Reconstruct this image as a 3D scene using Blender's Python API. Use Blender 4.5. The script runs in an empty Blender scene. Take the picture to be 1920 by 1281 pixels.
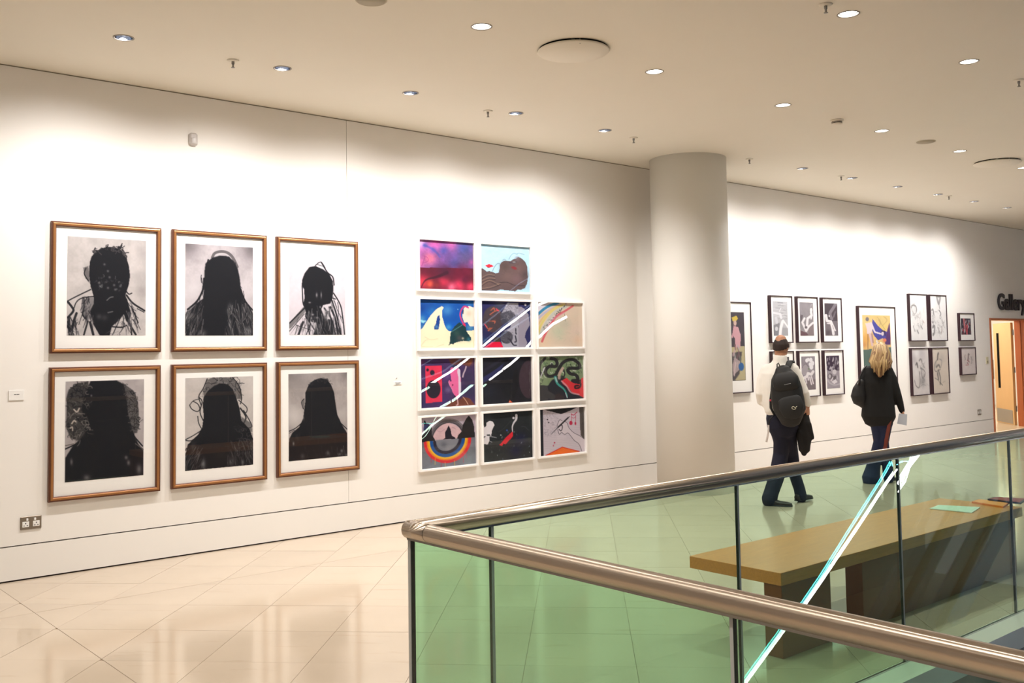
import bpy, bmesh, math, random
import numpy as np
from mathutils import Vector, Matrix, noise

D = bpy.data
C = bpy.context
COL = C.scene.collection

# ------------------------------------------------------------------ camera
EYE = 1.65
FPX, PCX, PCY = 1830.02, 934.95, 551.93
YAW, PITCH, ROLL = math.radians(49.790), math.radians(3.3006), math.radians(-0.8883)
cf = Vector((math.cos(YAW)*math.cos(PITCH), math.sin(YAW)*math.cos(PITCH), math.sin(PITCH)))
cr = Vector((math.sin(YAW), -math.cos(YAW), 0))
cu = cr.cross(cf)
r2 = cr*math.cos(ROLL)+cu*math.sin(ROLL)
u2 = -cr*math.sin(ROLL)+cu*math.cos(ROLL)
cam = D.cameras.new('camera')
cam.sensor_width = 36
cam.lens = FPX/1920*36
cam.shift_x = (960-PCX)/1920
cam.shift_y = -(640.5-PCY)/1920
camo = D.objects.new('camera', cam)
M = Matrix((( r2.x, u2.x, -cf.x, 0), (r2.y, u2.y, -cf.y, 0), (r2.z, u2.z, -cf.z, EYE), (0, 0, 0, 1)))
camo.matrix_world = M
COL.objects.link(camo)
C.scene.camera = camo

# ------------------------------------------------------------------ light
world = D.worlds.new('world'); C.scene.world = world
world.use_nodes = True
bg = world.node_tree.nodes['Background']
bg.inputs[0].default_value = (0.86, 0.93, 1.0, 1)
bg.inputs[1].default_value = 0.27
VS = C.scene.view_settings
VS.view_transform = 'Standard'; VS.look = 'None'; VS.gamma = 1; VS.use_curve_mapping = False
VS.exposure = 0.2
WASH_W, DOWN_W = 165.0, 97.0
WASH_COL, DOWN_COL = (1.0, 0.965, 0.945), (1.0, 0.935, 0.86)

# ------------------------------------------------------------------ room constants
DW = 7.926          # wall plane
ZC = 3.866          # ceiling
RX, RY, RZ = 1.762, 2.526, 1.10   # railing corner and height

def pray(px, py):
    return (px-PCX)/FPX*r2 - (py-PCY)/FPX*u2 + cf
def at_y(px, py, y):
    d = pray(px, py); return Vector((0, 0, EYE)) + d*(y/d.y)
def at_z(px, py, z):
    d = pray(px, py); return Vector((0, 0, EYE)) + d*((z-EYE)/d.z)

# ------------------------------------------------------------------ helpers
def link(o, parent=None):
    COL.objects.link(o)
    if parent is not None: o.parent = parent
    return o
def tag(o, label=None, cat=None, group=None, kind=None):
    if label: o['label'] = label
    if cat: o['category'] = cat
    if group: o['group'] = group
    if kind: o['kind'] = kind
    return o
def empty(name, loc, label=None, cat=None, group=None, kind=None):
    o = D.objects.new(name, None); o.location = loc; o.empty_display_size = .1
    link(o); return tag(o, label, cat, group, kind)

class MB:
    """collects geometry (world or local coordinates) into one mesh"""
    def __init__(s): s.v = []; s.f = []; s.m = []; s.sm = []
    def add(s, vs, fs, mi=0, smooth=False):
        n = len(s.v); s.v += [tuple(v) for v in vs]
        for f in fs: s.f.append([i+n for i in f]); s.m.append(mi); s.sm.append(smooth)
    def box(s, x0, x1, y0, y1, z0, z1, mi=0):
        s.add([(x0,y0,z0),(x1,y0,z0),(x1,y1,z0),(x0,y1,z0),(x0,y0,z1),(x1,y0,z1),(x1,y1,z1),(x0,y1,z1)],
              [(0,3,2,1),(4,5,6,7),(0,1,5,4),(1,2,6,5),(2,3,7,6),(3,0,4,7)], mi); return s
    def bbox(s, x0, x1, y0, y1, z0, z1, b=.004, mi=0):
        """chamfered box"""
        vs = []
        for (x, sx) in ((x0, 1), (x1, -1)):
            for (y, sy) in ((y0, 1), (y1, -1)):
                for (z, sz) in ((z0, 1), (z1, -1)):
                    vs += [(x, y+sy*b, z+sz*b), (x+sx*b, y, z+sz*b), (x+sx*b, y+sy*b, z)]
        bm = bmesh.new()
        for v in vs: bm.verts.new(v)
        r = bmesh.ops.convex_hull(bm, input=bm.verts)
        bmesh.ops.dissolve_limit(bm, angle_limit=.01, verts=bm.verts, edges=bm.edges)
        bm.verts.index_update()
        s.add([v.co.copy() for v in bm.verts], [[v.index for v in f.verts] for f in bm.faces], mi); bm.free(); return s
    def lathe(s, prof, cx, cy, n=32, mi=0, z0=0, axis='z', cap=True):
        """prof list of (r, z)"""
        vs = []; fs = []
        for (r, z) in prof:
            for i in range(n):
                a = 2*math.pi*i/n
                p = (cx+r*math.cos(a), cy+r*math.sin(a), z0+z) if axis == 'z' else (cx+r*math.cos(a), cy-z, z0+r*math.sin(a))
                vs.append(p)
        for j in range(len(prof)-1):
            for i in range(n):
                a = j*n+i; b = j*n+(i+1) % n
                fs.append((a, b, b+n, a+n) if axis == 'z' else (a, a+n, b+n, b))
        s.add(vs, fs, mi, True)
        for j, fl in ((0, True), (len(prof)-1, False)):
            if cap and prof[j][0] > 1e-5:
                ring = [j*n+i for i in range(n)]
                k = len(s.v)-len(vs)
                s.f.append([k+i for i in (reversed(ring) if fl else ring)]); s.m.append(mi); s.sm.append(False)
        return s
    def tube(s, pts, r, n=12, mi=0, caps=True):
        pts = [Vector(p) for p in pts]; rs = r if isinstance(r, (list, tuple)) else [r]*len(pts)
        t = (pts[1]-pts[0]).normalized(); a = t.orthogonal().normalized(); vs = []
        for i, p in enumerate(pts):
            t = (pts[min(i+1, len(pts)-1)]-pts[max(i-1, 0)]).normalized()
            a = (a-t*a.dot(t)).normalized(); b = t.cross(a)
            for k in range(n):
                q = 2*math.pi*k/n; vs.append(p+(a*math.cos(q)+b*math.sin(q))*rs[i])
        fs = [(j*n+i, j*n+(i+1) % n, (j+1)*n+(i+1) % n, (j+1)*n+i) for j in range(len(pts)-1) for i in range(n)]
        s.add(vs, fs, mi, True)
        if caps:
            k = len(s.v)-len(vs)
            s.f.append([k+i for i in reversed(range(n))]); s.m.append(mi); s.sm.append(False)
            s.f.append([k+(len(pts)-1)*n+i for i in range(n)]); s.m.append(mi); s.sm.append(False)
        return s
    def loft(s, nodes, U, W, n=16, mi=0, power=2.0):
        """nodes (Vector, ru, rw): closed rounded body; U side axis, W depth axis hints"""
        P = [Vector(a[0]) for a in nodes]; ring = []
        def frame(t):
            a = (U-t*U.dot(t)); a.normalize(); b = t.cross(a); return a, b
        rows = []
        m = len(nodes)
        for i in range(m):
            t = (P[min(i+1, m-1)]-P[max(i-1, 0)]).normalized(); rows.append((P[i], t, nodes[i][1], nodes[i][2]))
        full = []
        p, t, ru, rw = rows[0]; h = min(ru, rw)
        for q in (.999, .8, .45): full.append((p-t*h*math.sin(q*math.pi/2), t, ru*max(math.cos(q*math.pi/2), .02), rw*max(math.cos(q*math.pi/2), .02)))
        full += rows
        p, t, ru, rw = rows[-1]; h = min(ru, rw)
        for q in (.45, .8, .999): full.append((p+t*h*math.sin(q*math.pi/2), t, ru*max(math.cos(q*math.pi/2), .02), rw*max(math.cos(q*math.pi/2), .02)))
        vs = []
        for (p, t, ru, rw) in full:
            a, b = frame(t)
            for k in range(n):
                q = 2*math.pi*k/n; c, sn = math.cos(q), math.sin(q)
                c = math.copysign(abs(c)**(2/power), c); sn = math.copysign(abs(sn)**(2/power), sn)
                vs.append(p+a*c*ru+b*sn*rw)
        L = len(full)
        fs = [(j*n+i, j*n+(i+1) % n, (j+1)*n+(i+1) % n, (j+1)*n+i) for j in range(L-1) for i in range(n)]
        k0 = len(s.v)
        s.add(vs, fs, mi, True)
        s.f.append([k0+i for i in reversed(range(n))]); s.m.append(mi); s.sm.append(True)
        s.f.append([k0+(L-1)*n+i for i in range(n)]); s.m.append(mi); s.sm.append(True)
        return s
    def rectframe(s, x0, x1, z0, z1, yw, prof, mis=None):
        """sweep prof [(inset, out)] round the rectangle on the wall plane y=yw (out = towards -y)"""
        vs = []
        for (i, o) in prof:
            vs += [(x0+i, yw-o, z0+i), (x1-i, yw-o, z0+i), (x1-i, yw-o, z1-i), (x0+i, yw-o, z1-i)]
        for j in range(len(prof)-1):
            fs = [(j*4+a, j*4+(a+1) % 4, j*4+4+(a+1) % 4, j*4+4+a) for a in range(4)]
            n = len(s.v)
            for f in fs: s.f.append([i+n for i in f]); s.m.append(mis[j] if mis else 0); s.sm.append(False)
        s.v += vs
        return s
    def mesh(s, name, mats):
        me = D.meshes.new(name); me.from_pydata(s.v, [], s.f)
        for m in (mats if isinstance(mats, (list, tuple)) else [mats]): me.materials.append(m)
        for p, mi, sm in zip(me.polygons, s.m, s.sm): p.material_index = mi; p.use_smooth = sm
        me.update(); return me
    def build(s, name, mats, parent=None, loc=None):
        me = s.mesh(name, mats)
        if loc is None and s.v:
            lo = [min(v[k] for v in s.v) for k in range(3)]; hi = [max(v[k] for v in s.v) for k in range(3)]
            loc = ((lo[0]+hi[0])/2, (lo[1]+hi[1])/2, lo[2])
        loc = Vector(loc); me.transform(Matrix.Translation(-loc))
        o = D.objects.new(name, me); link(o)
        if parent is not None:
            o.parent = parent; o.location = loc-parent_world(parent)
        else: o.location = loc
        return o
def parent_world(p):
    v = p.location.copy()
    while p.parent is not None: p = p.parent; v += p.location
    return v

def copy_tree(o, parent=None, loc=None):
    c = o.copy(); COL.objects.link(c); c.parent = parent
    if loc is not None: c.location = loc
    for ch in list(o.children): copy_tree(ch, c)
    return c

def remesh(mb, name, mats, vox, parent=None, smooth=3):
    """weld overlapping lofts into one continuous skin"""
    me = mb.mesh('tmp', mats[0] if isinstance(mats, (list, tuple)) else mats)
    o = D.objects.new('tmp', me); COL.objects.link(o)
    md = o.modifiers.new('r', 'REMESH'); md.mode = 'VOXEL'; md.voxel_size = vox; md.use_smooth_shade = True
    sm = o.modifiers.new('s', 'SMOOTH'); sm.iterations = smooth; sm.factor = .5
    C.view_layer.update()
    dg = C.evaluated_depsgraph_get()
    m2 = D.meshes.new_from_object(o.evaluated_get(dg)); m2.name = name
    D.objects.remove(o); D.meshes.remove(me)
    m2.materials.clear()
    for m in (mats if isinstance(mats, (list, tuple)) else [mats]): m2.materials.append(m)
    for p in m2.polygons: p.use_smooth = True
    r = D.objects.new(name, m2); link(r)
    loc = Vector((0, 0, 0))
    if parent is not None: r.parent = parent; m2.transform(Matrix.Translation(-parent_world(parent)))
    return r

# ------------------------------------------------------------------ materials
def lin(c): return tuple(((x/255)/12.92 if x/255 <= .04045 else ((x/255+.055)/1.055)**2.4) for x in c)
def mat(name, col, rough=.5, metal=0, spec=.5, nz=None, bump=0, coat=0, vary=0, aniso=0):
    """procedural principled material; nz=(scale, amount, stretch) mottles the colour"""
    m = D.materials.new(name); m.use_nodes = True; nt = m.node_tree; b = nt.nodes['Principled BSDF']
    c = lin(col)
    b.inputs['Base Color'].default_value = (*c, 1)
    b.inputs['Roughness'].default_value = rough; b.inputs['Metallic'].default_value = metal
    b.inputs['Specular IOR Level'].default_value = spec
    b.inputs['Coat Weight'].default_value = coat
    if aniso: b.inputs['Anisotropic'].default_value = aniso
    if nz or vary:
        tc = nt.nodes.new('ShaderNodeTexCoord'); mp = nt.nodes.new('ShaderNodeMapping'); n = nt.nodes.new('ShaderNodeTexNoise')
        nt.links.new(tc.outputs['Object'], mp.inputs[0]); nt.links.new(mp.outputs[0], n.inputs['Vector'])
        sc, amt, st = nz if nz else (4, 0, (1, 1, 1))
        mp.inputs['Scale'].default_value = st; n.inputs['Scale'].default_value = sc; n.inputs['Detail'].default_value = 5
        mx = nt.nodes.new('ShaderNodeMixRGB'); mx.inputs[1].default_value = (*[x*(1-amt) for x in c], 1); mx.inputs[2].default_value = (*[min(1, x*(1+amt)) for x in c], 1)
        nt.links.new(n.outputs['Fac'], mx.inputs[0]); out = mx.outputs[0]
        if vary:
            oi = nt.nodes.new('ShaderNodeObjectInfo'); mr = nt.nodes.new('ShaderNodeMapRange'); hs = nt.nodes.new('ShaderNodeHueSaturation')
            mr.inputs[3].default_value = 1-vary; mr.inputs[4].default_value = 1+vary*.6
            nt.links.new(oi.outputs['Random'], mr.inputs[0]); nt.links.new(mr.outputs[0], hs.inputs['Value']); nt.links.new(out, hs.inputs['Color']); out = hs.outputs[0]
        nt.links.new(out, b.inputs['Base Color'])
        if bump:
            bp = nt.nodes.new('ShaderNodeBump'); bp.inputs['Strength'].default_value = bump; bp.inputs['Distance'].default_value = .01
            nt.links.new(n.outputs['Fac'], bp.inputs['Height']); nt.links.new(bp.outputs[0], b.inputs['Normal'])
    return m
def emit(name, col, s):
    m = D.materials.new(name); m.use_nodes = True; nt = m.node_tree; nt.nodes.clear()
    e = nt.nodes.new('ShaderNodeEmission'); e.inputs[0].default_value = (*lin(col), 1); e.inputs[1].default_value = s; m.cycles.emission_sampling = 'NONE'
    o = nt.nodes.new('ShaderNodeOutputMaterial'); nt.links.new(e.outputs[0], o.inputs[0]); return m
def glass(name, tint, ior=1.5, rough=0.0):
    m = D.materials.new(name); m.use_nodes = True; nt = m.node_tree; nt.nodes.clear()
    t = nt.nodes.new('ShaderNodeBsdfTransparent'); t.inputs[0].default_value = (*tint, 1)
    g = nt.nodes.new('ShaderNodeBsdfGlossy'); g.inputs['Roughness'].default_value = rough
    fr = nt.nodes.new('ShaderNodeFresnel')
    ge = nt.nodes.new('ShaderNodeNewGeometry'); mr = nt.nodes.new('ShaderNodeMapRange')   # same air-to-glass reflectance on both faces
    mr.inputs[3].default_value = ior; mr.inputs[4].default_value = 1/ior
    nt.links.new(ge.outputs['Backfacing'], mr.inputs[0]); nt.links.new(mr.outputs[0], fr.inputs[0])
    mx = nt.nodes.new('ShaderNodeMixShader'); o = nt.nodes.new('ShaderNodeOutputMaterial')
    nt.links.new(fr.outputs[0], mx.inputs[0]); nt.links.new(t.outputs[0], mx.inputs[1]); nt.links.new(g.outputs[0], mx.inputs[2]); nt.links.new(mx.outputs[0], o.inputs[0]); return m

wall_m = mat('wall_paint', (240, 236, 230), .65, nz=(3, .012, (1, 1, 1)))
ceil_m = mat('ceiling_paint', (232, 226, 212), .8, nz=(2, .015, (1, 1, 1)))
gap_m = mat('shadow_gap', (70, 55, 50), .9)
soft_gap = mat('ceiling_shadow_gap', (150, 140, 125), .9)
white_m = mat('white_lacquer', (246, 243, 240), .45)
def brushed(name, axis, col=(205, 190, 174)):
    m = mat(name, col, .31, metal=1, aniso=1.0)
    nt = m.node_tree; b = nt.nodes['Principled BSDF']; t = nt.nodes.new('ShaderNodeTangent'); t.direction_type = 'RADIAL'; t.axis = axis
    nt.links.new(t.outputs[0], b.inputs['Tangent']); b.inputs['Anisotropic Rotation'].default_value = BR_ROT; return m
BR_ROT = 0.25
steel_x = brushed('brushed_steel_far', 'X'); steel_y = brushed('brushed_steel_near', 'Y')
steel2_m = mat('satin_steel', (150, 148, 145), .38, metal=1)
dark_m = mat('black_rubber', (22, 24, 24), .5)
oak_m = mat('oak', (204, 138, 70), .3, nz=(6, .28, (1, 14, 14)))
oakd_m = mat('oak_unlit_side', (124, 74, 40), .4, nz=(8, .14, (1, 10, 10)))  # darker oak for the legs, shade of the void side put into the colour
door_m = mat('door_veneer', (188, 148, 92), .35, nz=(5, .10, (10, 10, 1)))
frame_m = mat('door_frame_wood', (180, 98, 55), .35, nz=(7, .12, (8, 8, 1)))
railglass_m = glass('green_glass', (.80, .945, .85))
glazing_m = glass('picture_glass', (1, 1, 1))
edge_m = mat('glass_edge', (16, 34, 28), .15)
seal_m = mat('pale_seal', (170, 172, 168), .5)

def tile_material():
    m = mat('limestone_tile', (189, 173, 153), .11, nz=(2.2, .07, (1, 1, 1)), vary=.045)
    nt = m.node_tree; b = nt.nodes['Principled BSDF']
    src = b.inputs['Base Color'].links[0].from_socket
    g = nt.nodes.new('ShaderNodeTexCoord'); mp = nt.nodes.new('ShaderNodeMapping'); n = nt.nodes.new('ShaderNodeTexNoise')
    geo = nt.nodes.new('ShaderNodeNewGeometry')
    mp.vector_type = 'TEXTURE'; mp.inputs['Rotation'].default_value = (0, 0, math.radians(-45)); mp.inputs['Scale'].default_value = (.9, .13, 1)
    nt.links.new(geo.outputs['Position'], mp.inputs[0]); nt.links.new(mp.outputs[0], n.inputs['Vector'])
    n.inputs['Scale'].default_value = 1.6; n.inputs['Detail'].default_value = 8; n.inputs['Roughness'].default_value = .62
    cr_ = nt.nodes.new('ShaderNodeValToRGB'); cr_.color_ramp.elements[0].position = .24; cr_.color_ramp.elements[0].color = (.62, .52, .42, 1)
    cr_.color_ramp.elements[1].position = .40; cr_.color_ramp.elements[1].color = (1, 1, 1, 1)
    nt.links.new(n.outputs['Fac'], cr_.inputs[0])
    mx = nt.nodes.new('ShaderNodeMixRGB'); mx.blend_type = 'MULTIPLY'; mx.inputs[0].default_value = .45
    nt.links.new(src, mx.inputs[1]); nt.links.new(cr_.outputs[0], mx.inputs[2]); nt.links.new(mx.outputs[0], b.inputs['Base Color'])
    return m
tile_m = tile_material()
grout_m = mat('grout', (128, 106, 84), .8)
# ------------------------------------------------------------------ floor of diagonal stone tiles
def clip(poly, a, b, c):
    """keep a*x+b*y<=c"""
    out = []
    for i in range(len(poly)):
        p, q = poly[i], poly[(i+1) % len(poly)]
        dp, dq = a*p[0]+b*p[1]-c, a*q[0]+b*q[1]-c
        if dp <= 0: out.append(p)
        if (dp < 0 < dq) or (dq < 0 < dp):
            t = dp/(dp-dq); out.append((p[0]+(q[0]-p[0])*t, p[1]+(q[1]-p[1])*t))
    return out
floor = empty('floor', (0, 0, 0), kind='structure')
fb = MB()
fb.box(-3, 24, RY+.02, DW+.05, -.06, -.004); fb.box(-3, RX-.02, -2.5, RY+.02, -.06, -.004)
tag(fb.build('screed', grout_m, floor), 'thin darker joints showing between the stone tiles')
regions = [(-3, 1.83, 2.50, 6.87), (-3, RX-.03, -2.5, 2.50), (1.83, 24, RY+.035, 6.87), (-3, 1.83, 6.87, DW), (1.83, 24, 6.87, DW)]
tiles = []
S = .82
for (x0, x1, y0, y1) in regions:
    for i in range(-8, 42):
        for j in range(-32, 16):
            s0, t0 = 7.37+S*i, .465+S*j        # s=x+y, t=y-x
            cx, cy = (s0+S/2-t0-S/2)/2, (s0+S/2+t0+S/2)/2
            if cx < x0-.8 or cx > x1+.8 or cy < y0-.8 or cy > y1+.8: continue
            g = .0016
            q = [(s0+g, t0+g), (s0+S-g, t0+g), (s0+S-g, t0+S-g), (s0+g, t0+S-g)]
            poly = [((s-t)/2, (s+t)/2) for s, t in q]
            for (a, b, c) in ((-1, 0, -x0-.0015), (1, 0, x1-.0015), (0, -1, -y0-.0015), (0, 1, y1-.0015)):
                poly = clip(poly, a, b, c)
                if len(poly) < 3: break
            if len(poly) < 3: continue
            ar = abs(sum(poly[k][0]*poly[(k+1) % len(poly)][1]-poly[(k+1) % len(poly)][0]*poly[k][1] for k in range(len(poly))))/2
            if ar < .002: continue
            mx = sum(p[0] for p in poly)/len(poly); my = sum(p[1] for p in poly)/len(poly)
            v = Vector((mx, my, -EYE)); d = v.dot(cf)
            vis = False
            if d > 1:
                px = PCX+FPX*v.dot(r2)/d; py = PCY-FPX*v.dot(u2)/d
                vis = -80 < px < 2000 and py < 1400
            tiles.append((0 if vis else 1, -ar/max(d, .5)**2 if vis else v.length, poly))
tiles.sort(key=lambda a: a[:2])
def tile_geo(mb, poly, h):
    n = len(poly)
    cx = sum(p[0] for p in poly)/n; cy = sum(p[1] for p in poly)/n
    sa = sum(poly[k][0]*poly[(k+1) % n][1]-poly[(k+1) % n][0]*poly[k][1] for k in range(n))
    if sa < 0: poly = poly[::-1]
    top = [(x, y, h) for x, y in poly]; bot = [(x, y, -.01) for x, y in poly]
    mb.add(top+bot, [list(range(n)), list(reversed(range(n, 2*n)))]+[(i, n+i, n+(i+1) % n, (i+1) % n) for i in range(n)])
rest = MB(); random.seed(5)
for k, (a, b, poly) in enumerate(tiles):
    if k < 290:
        mb = MB(); tile_geo(mb, poly, random.uniform(-.0003, .0003)); mb.build('tile', tile_m, floor)
    else: tile_geo(rest, poly, 0)
tag(rest.build('tiles', tile_m, floor), kind='stuff')

# ------------------------------------------------------------------ walls
SEAM = 4.836; DX0, DX1, DZ = 18.60, 20.36, 2.075
wl = empty('wall_back', (0, DW, 0), kind='structure')
MB().box(-3, DX0-.045, DW+.02, DW+.28, -.06, ZC+.05).box(DX0-.045, DX1+.045, DW+.02, DW+.28, DZ+.035, ZC+.05).box(DX1+.045, 24, DW+.02, DW+.28, -.06, ZC+.05).build('core', gap_m, wl)
MB().box(-3, 24, DW+.006, DW+.0185, ZC-.012, ZC-.0005).build('shadow_gap', soft_gap, wl)
ZG = .262
MB().box(-3, SEAM-.002, DW, DW+.02, ZG, ZC-.009).build('panel', wall_m, wl)
MB().box(SEAM+.002, DX0-.05, DW, DW+.02, ZG, ZC-.009).box(DX0-.05, DX1+.05, DW, DW+.02, DZ+.035, ZC-.009).box(DX1+.05, 24, DW, DW+.02, ZG, ZC-.009).build('panel', wall_m, wl)
bs = MB(); bs.box(-3, DX0-.05, DW, DW+.02, .010, ZG-.009).box(DX1+.05, 24, DW, DW+.02, .010, ZG-.009)
tag(bs.build('baseboard_back', wall_m), kind='structure')
lw = MB(); lw.box(-3.1, -3, -2.5, DW+.1, 0, ZC); tag(lw.build('wall_left', wall_m), kind='structure')
rw = MB(); rw.box(24, 24.1, -2, DW+.1, 0, ZC); tag(rw.build('wall_right', wall_m), kind='structure')
# room beyond the doorway
far = MB(); far.box(17.2, 27, 11.6, 11.7, -.02, 3.2).box(17.1, 17.2, DW+.28, 11.7, -.02, 3.2).box(27, 27.1, DW+.28, 11.7, -.02, 3.2)
tag(far.build('wall_far_room', wall_m), kind='structure')
ff = MB(); ff.box(17.1, 27, DW+.02, 11.7, -.06, -.001); tag(ff.build('floor_far_room', mat('far_floor', (205, 180, 145), .2, nz=(3, .05, (1, 1, 1)))), kind='structure')
fc = MB(); fc.box(17.1, 27, DW+.28, 11.7, 3.2, 3.25); tag(fc.build('ceiling_far_room', ceil_m), kind='structure')

# column
cm = MB(); cm.lathe([(.445, 0), (.445, ZC)], 9.10, 7.27, 96)
tag(cm.build('column', mat('column_plaster', (238, 236, 230), .6, nz=(3, .01, (1, 1, 1)))), kind='structure')

# ------------------------------------------------------------------ ceiling with round openings
WASH = [(x, 6.77) for x in (2.34, 3.56, 4.77, 5.97, 7.17, 10.73, 11.9, 13.1, 14.3, 15.5, 16.7)]
DOWN = [(.57, 5.07), (2.37, 5.07), (4.17, 5.07), (5.96, 5.07), (7.75, 5.07), (9.53, 5.07), (11.29, 5.07), (13.05, 5.07), (5.96, 3.375), (7.74, 3.375),
        (.57, 2.75), (2.37, 3.375), (.57, 1.30), (.57, 0), (.57, -1.4), (-1.2, 3.375), (-1.2, .9)]  # this row: unseen downlights added for the near area and the handrail highlight
DIFF = [(5.024, 5.045), (12.345, 5.095)]
def spline(cu_, pts, cyc=True):
    sp = cu_.splines.new('POLY'); sp.points.add(len(pts)-1)
    for p, q in zip(sp.points, pts): p.co = (q[0], q[1], 0, 1)
    sp.use_cyclic_u = cyc
cc = D.curves.new('ceiling', 'CURVE'); cc.dimensions = '2D'; cc.fill_mode = 'BOTH'; cc.extrude = .006
spline(cc, [(-3, -2.5), (1.9, -2.5), (1.9, 1.3), (24, 1.3), (24, DW+.02), (-3, DW+.02)])
def circ(x, y, r, n=32): return [(x+r*math.cos(2*math.pi*i/n), y+r*math.sin(2*math.pi*i/n)) for i in range(n)]
for x, y in WASH: spline(cc, circ(x, y, .063))
for x, y in DOWN: spline(cc, circ(x, y, .066))
for x, y in DIFF: spline(cc, circ(x, y, .255, 64))
tmp = D.objects.new('t', cc); COL.objects.link(tmp); C.view_layer.update()
cme = D.meshes.new_from_object(tmp.evaluated_get(C.evaluated_depsgraph_get())); D.objects.remove(tmp)
cme.materials.clear(); cme.materials.append(ceil_m)
for p in cme.polygons: p.use_smooth = False
co = D.objects.new('ceiling', cme); co.location = (0, 0, ZC+.006); link(co); tag(co, kind='structure')
pl = MB(); pl.box(-3.1, 24.1, 1.25, DW+.28, ZC+.42, ZC+.45).box(-3.1, 1.95, -2.6, 1.25, ZC+.42, ZC+.45)
pl.box(1.9, 24, 1.25, 1.3, ZC-.0, ZC+.42).box(1.87, 1.92, -2.5, 1.3, ZC, ZC+.42)
tag(pl.build('ceiling_slab', ceil_m), kind='structure')

# ------------------------------------------------------------------ ceiling fittings
rim_m = mat('grey_trim', (150, 142, 132), .4)
refl_m = mat('faceted_reflector', (214, 222, 236), .16, metal=1, nz=(40, .2, (1, 1, 1)), bump=.3)
cap_m = mat('fitting_can', (60, 58, 55), .6)
wlamp_m = emit('lamp_cool', (215, 228, 255), 3.5)
dlamp_m = emit('lamp_bright', (255, 252, 246), 9.0)
def spot(x, y, z, tgt, w, col, ang, blend, r):
    l = D.lights.new('spot', 'SPOT'); l.energy = w; l.color = col; l.spot_size = ang; l.spot_blend = blend; l.shadow_soft_size = r
    return l
washer_proto = None
def washer(x, y, label):
    t = empty('wall_washer', (x, y, ZC), label, 'ceiling light', 'wall washing downlights')
    MB().lathe([(.062, .012), (.070, .004), (.071, -.003), (.064, -.005), (.060, 0)], x, y, 32, z0=ZC, cap=False).build('trim_ring', rim_m, t)
    MB().lathe([(.060, 0), (.058, .03), (.045, .08), (.022, .105)], x, y, 24, z0=ZC, cap=False).build('reflector', refl_m, t)
    MB().lathe([(.068, .014), (.068, .14), (.001, .14)], x, y, 20, z0=ZC, cap=False).build('can', cap_m, t)
    MB().lathe([(.0005, .05), (.020, .052), (.022, .075), (.0005, .104)], x, y, 16, z0=ZC).build('lamp', wlamp_m, t)
    l = D.lights.new('washer_beam', 'SPOT'); l.energy = WASH_W; l.color = WASH_COL; l.spot_size = math.radians(140); l.spot_blend = 1.0; l.shadow_soft_size = .045
    lo = D.objects.new('washer_beam', l); link(lo, t); lo.location = (0, 0, -.012)
    d = Vector((0, .62, -2.3)); lo.rotation_euler = d.to_track_quat('-Z', 'Y').to_euler()
    return t
ORD = ['first', 'second', 'third', 'fourth', 'fifth', 'sixth', 'seventh', 'eighth', 'ninth', 'tenth', 'eleventh']
for k, (x, y) in enumerate(WASH):
    if k < 5: lb = 'round recessed wall washer, %s from the left in the row before the column' % ORD[k]
    else: lb = 'round recessed wall washer, %s beyond the white column along the wall' % ORD[k-5]
    washer(x, y, lb)
for k, (x, y) in enumerate(DOWN):
    if k > 9: lb = 'added ceiling downlight out of view, ' + ['over the start of the handrail', 'past the railing corner', 'beside the near handrail', 'level with the viewer', 'behind the viewer', 'far to the left', 'left of the viewer'][k-10]
    elif y > 5: lb = ('round glowing white downlight outside the view, %s to the left' % ('far' if k == 0 else 'near')) if k < 2 else 'glowing white round downlight, %s from the left in the long middle row' % ORD[k-2]
    else: lb = 'glowing white round downlight in the nearest row, %s of its pair' % ('left' if x < 6.5 else 'right')
    t = empty('downlight', (x, y, ZC), lb, 'ceiling light', 'bright round downlights')
    MB().lathe([(.065, .012), (.074, .004), (.075, -.003), (.068, -.005), (.064, 0)], x, y, 32, z0=ZC, cap=False).build('trim_ring', rim_m, t)
    MB().lathe([(.070, .014), (.070, .14), (.001, .14)], x, y, 20, z0=ZC, cap=False).build('can', cap_m, t)
    MB().lathe([(.0005, .010), (.055, .012), (.062, .018), (.062, .03), (.0005, .03)], x, y, 28, z0=ZC).build('diffuser', dlamp_m, t)
    l = D.lights.new('downlight_beam', 'SPOT'); l.energy = DOWN_W; l.color = DOWN_COL; l.spot_size = math.radians(120); l.spot_blend = .8; l.shadow_soft_size = .06
    lo = D.objects.new('downlight_beam', l); link(lo, t); lo.location = (0, 0, -.012)
for k, (x, y) in enumerate(DIFF):
    t = empty('air_diffuser', (x, y, ZC), 'large round white ceiling air diffuser plate, ' + ('the nearer one, between two bright downlights' if k == 0 else 'the farther one near the right edge'), 'air vent', 'round air diffusers')
    MB().lathe([(.252, .012), (.252, .2), (.001, .2)], x, y, 48, z0=ZC, cap=False).build('duct', mat('duct_black', (18, 10, 8), .9), t)
    MB().lathe([(.005, .001), (.245, .001), (.262, -.004), (.266, -.010), (.258, -.018), (.02, -.024), (.001, -.024)], x, y, 64, z0=ZC-.009).build('plate', ceil_m, t)
    MB().tube([(x, y, ZC-.03), (x, y, ZC+.19)], .012).build('stem', steel2_m, t)
    MB().tube([(x-.12, y-.19, ZC-.03), (x-.12, y-.19, ZC+.05)], .004).build('hanger', steel2_m, t)
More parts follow.
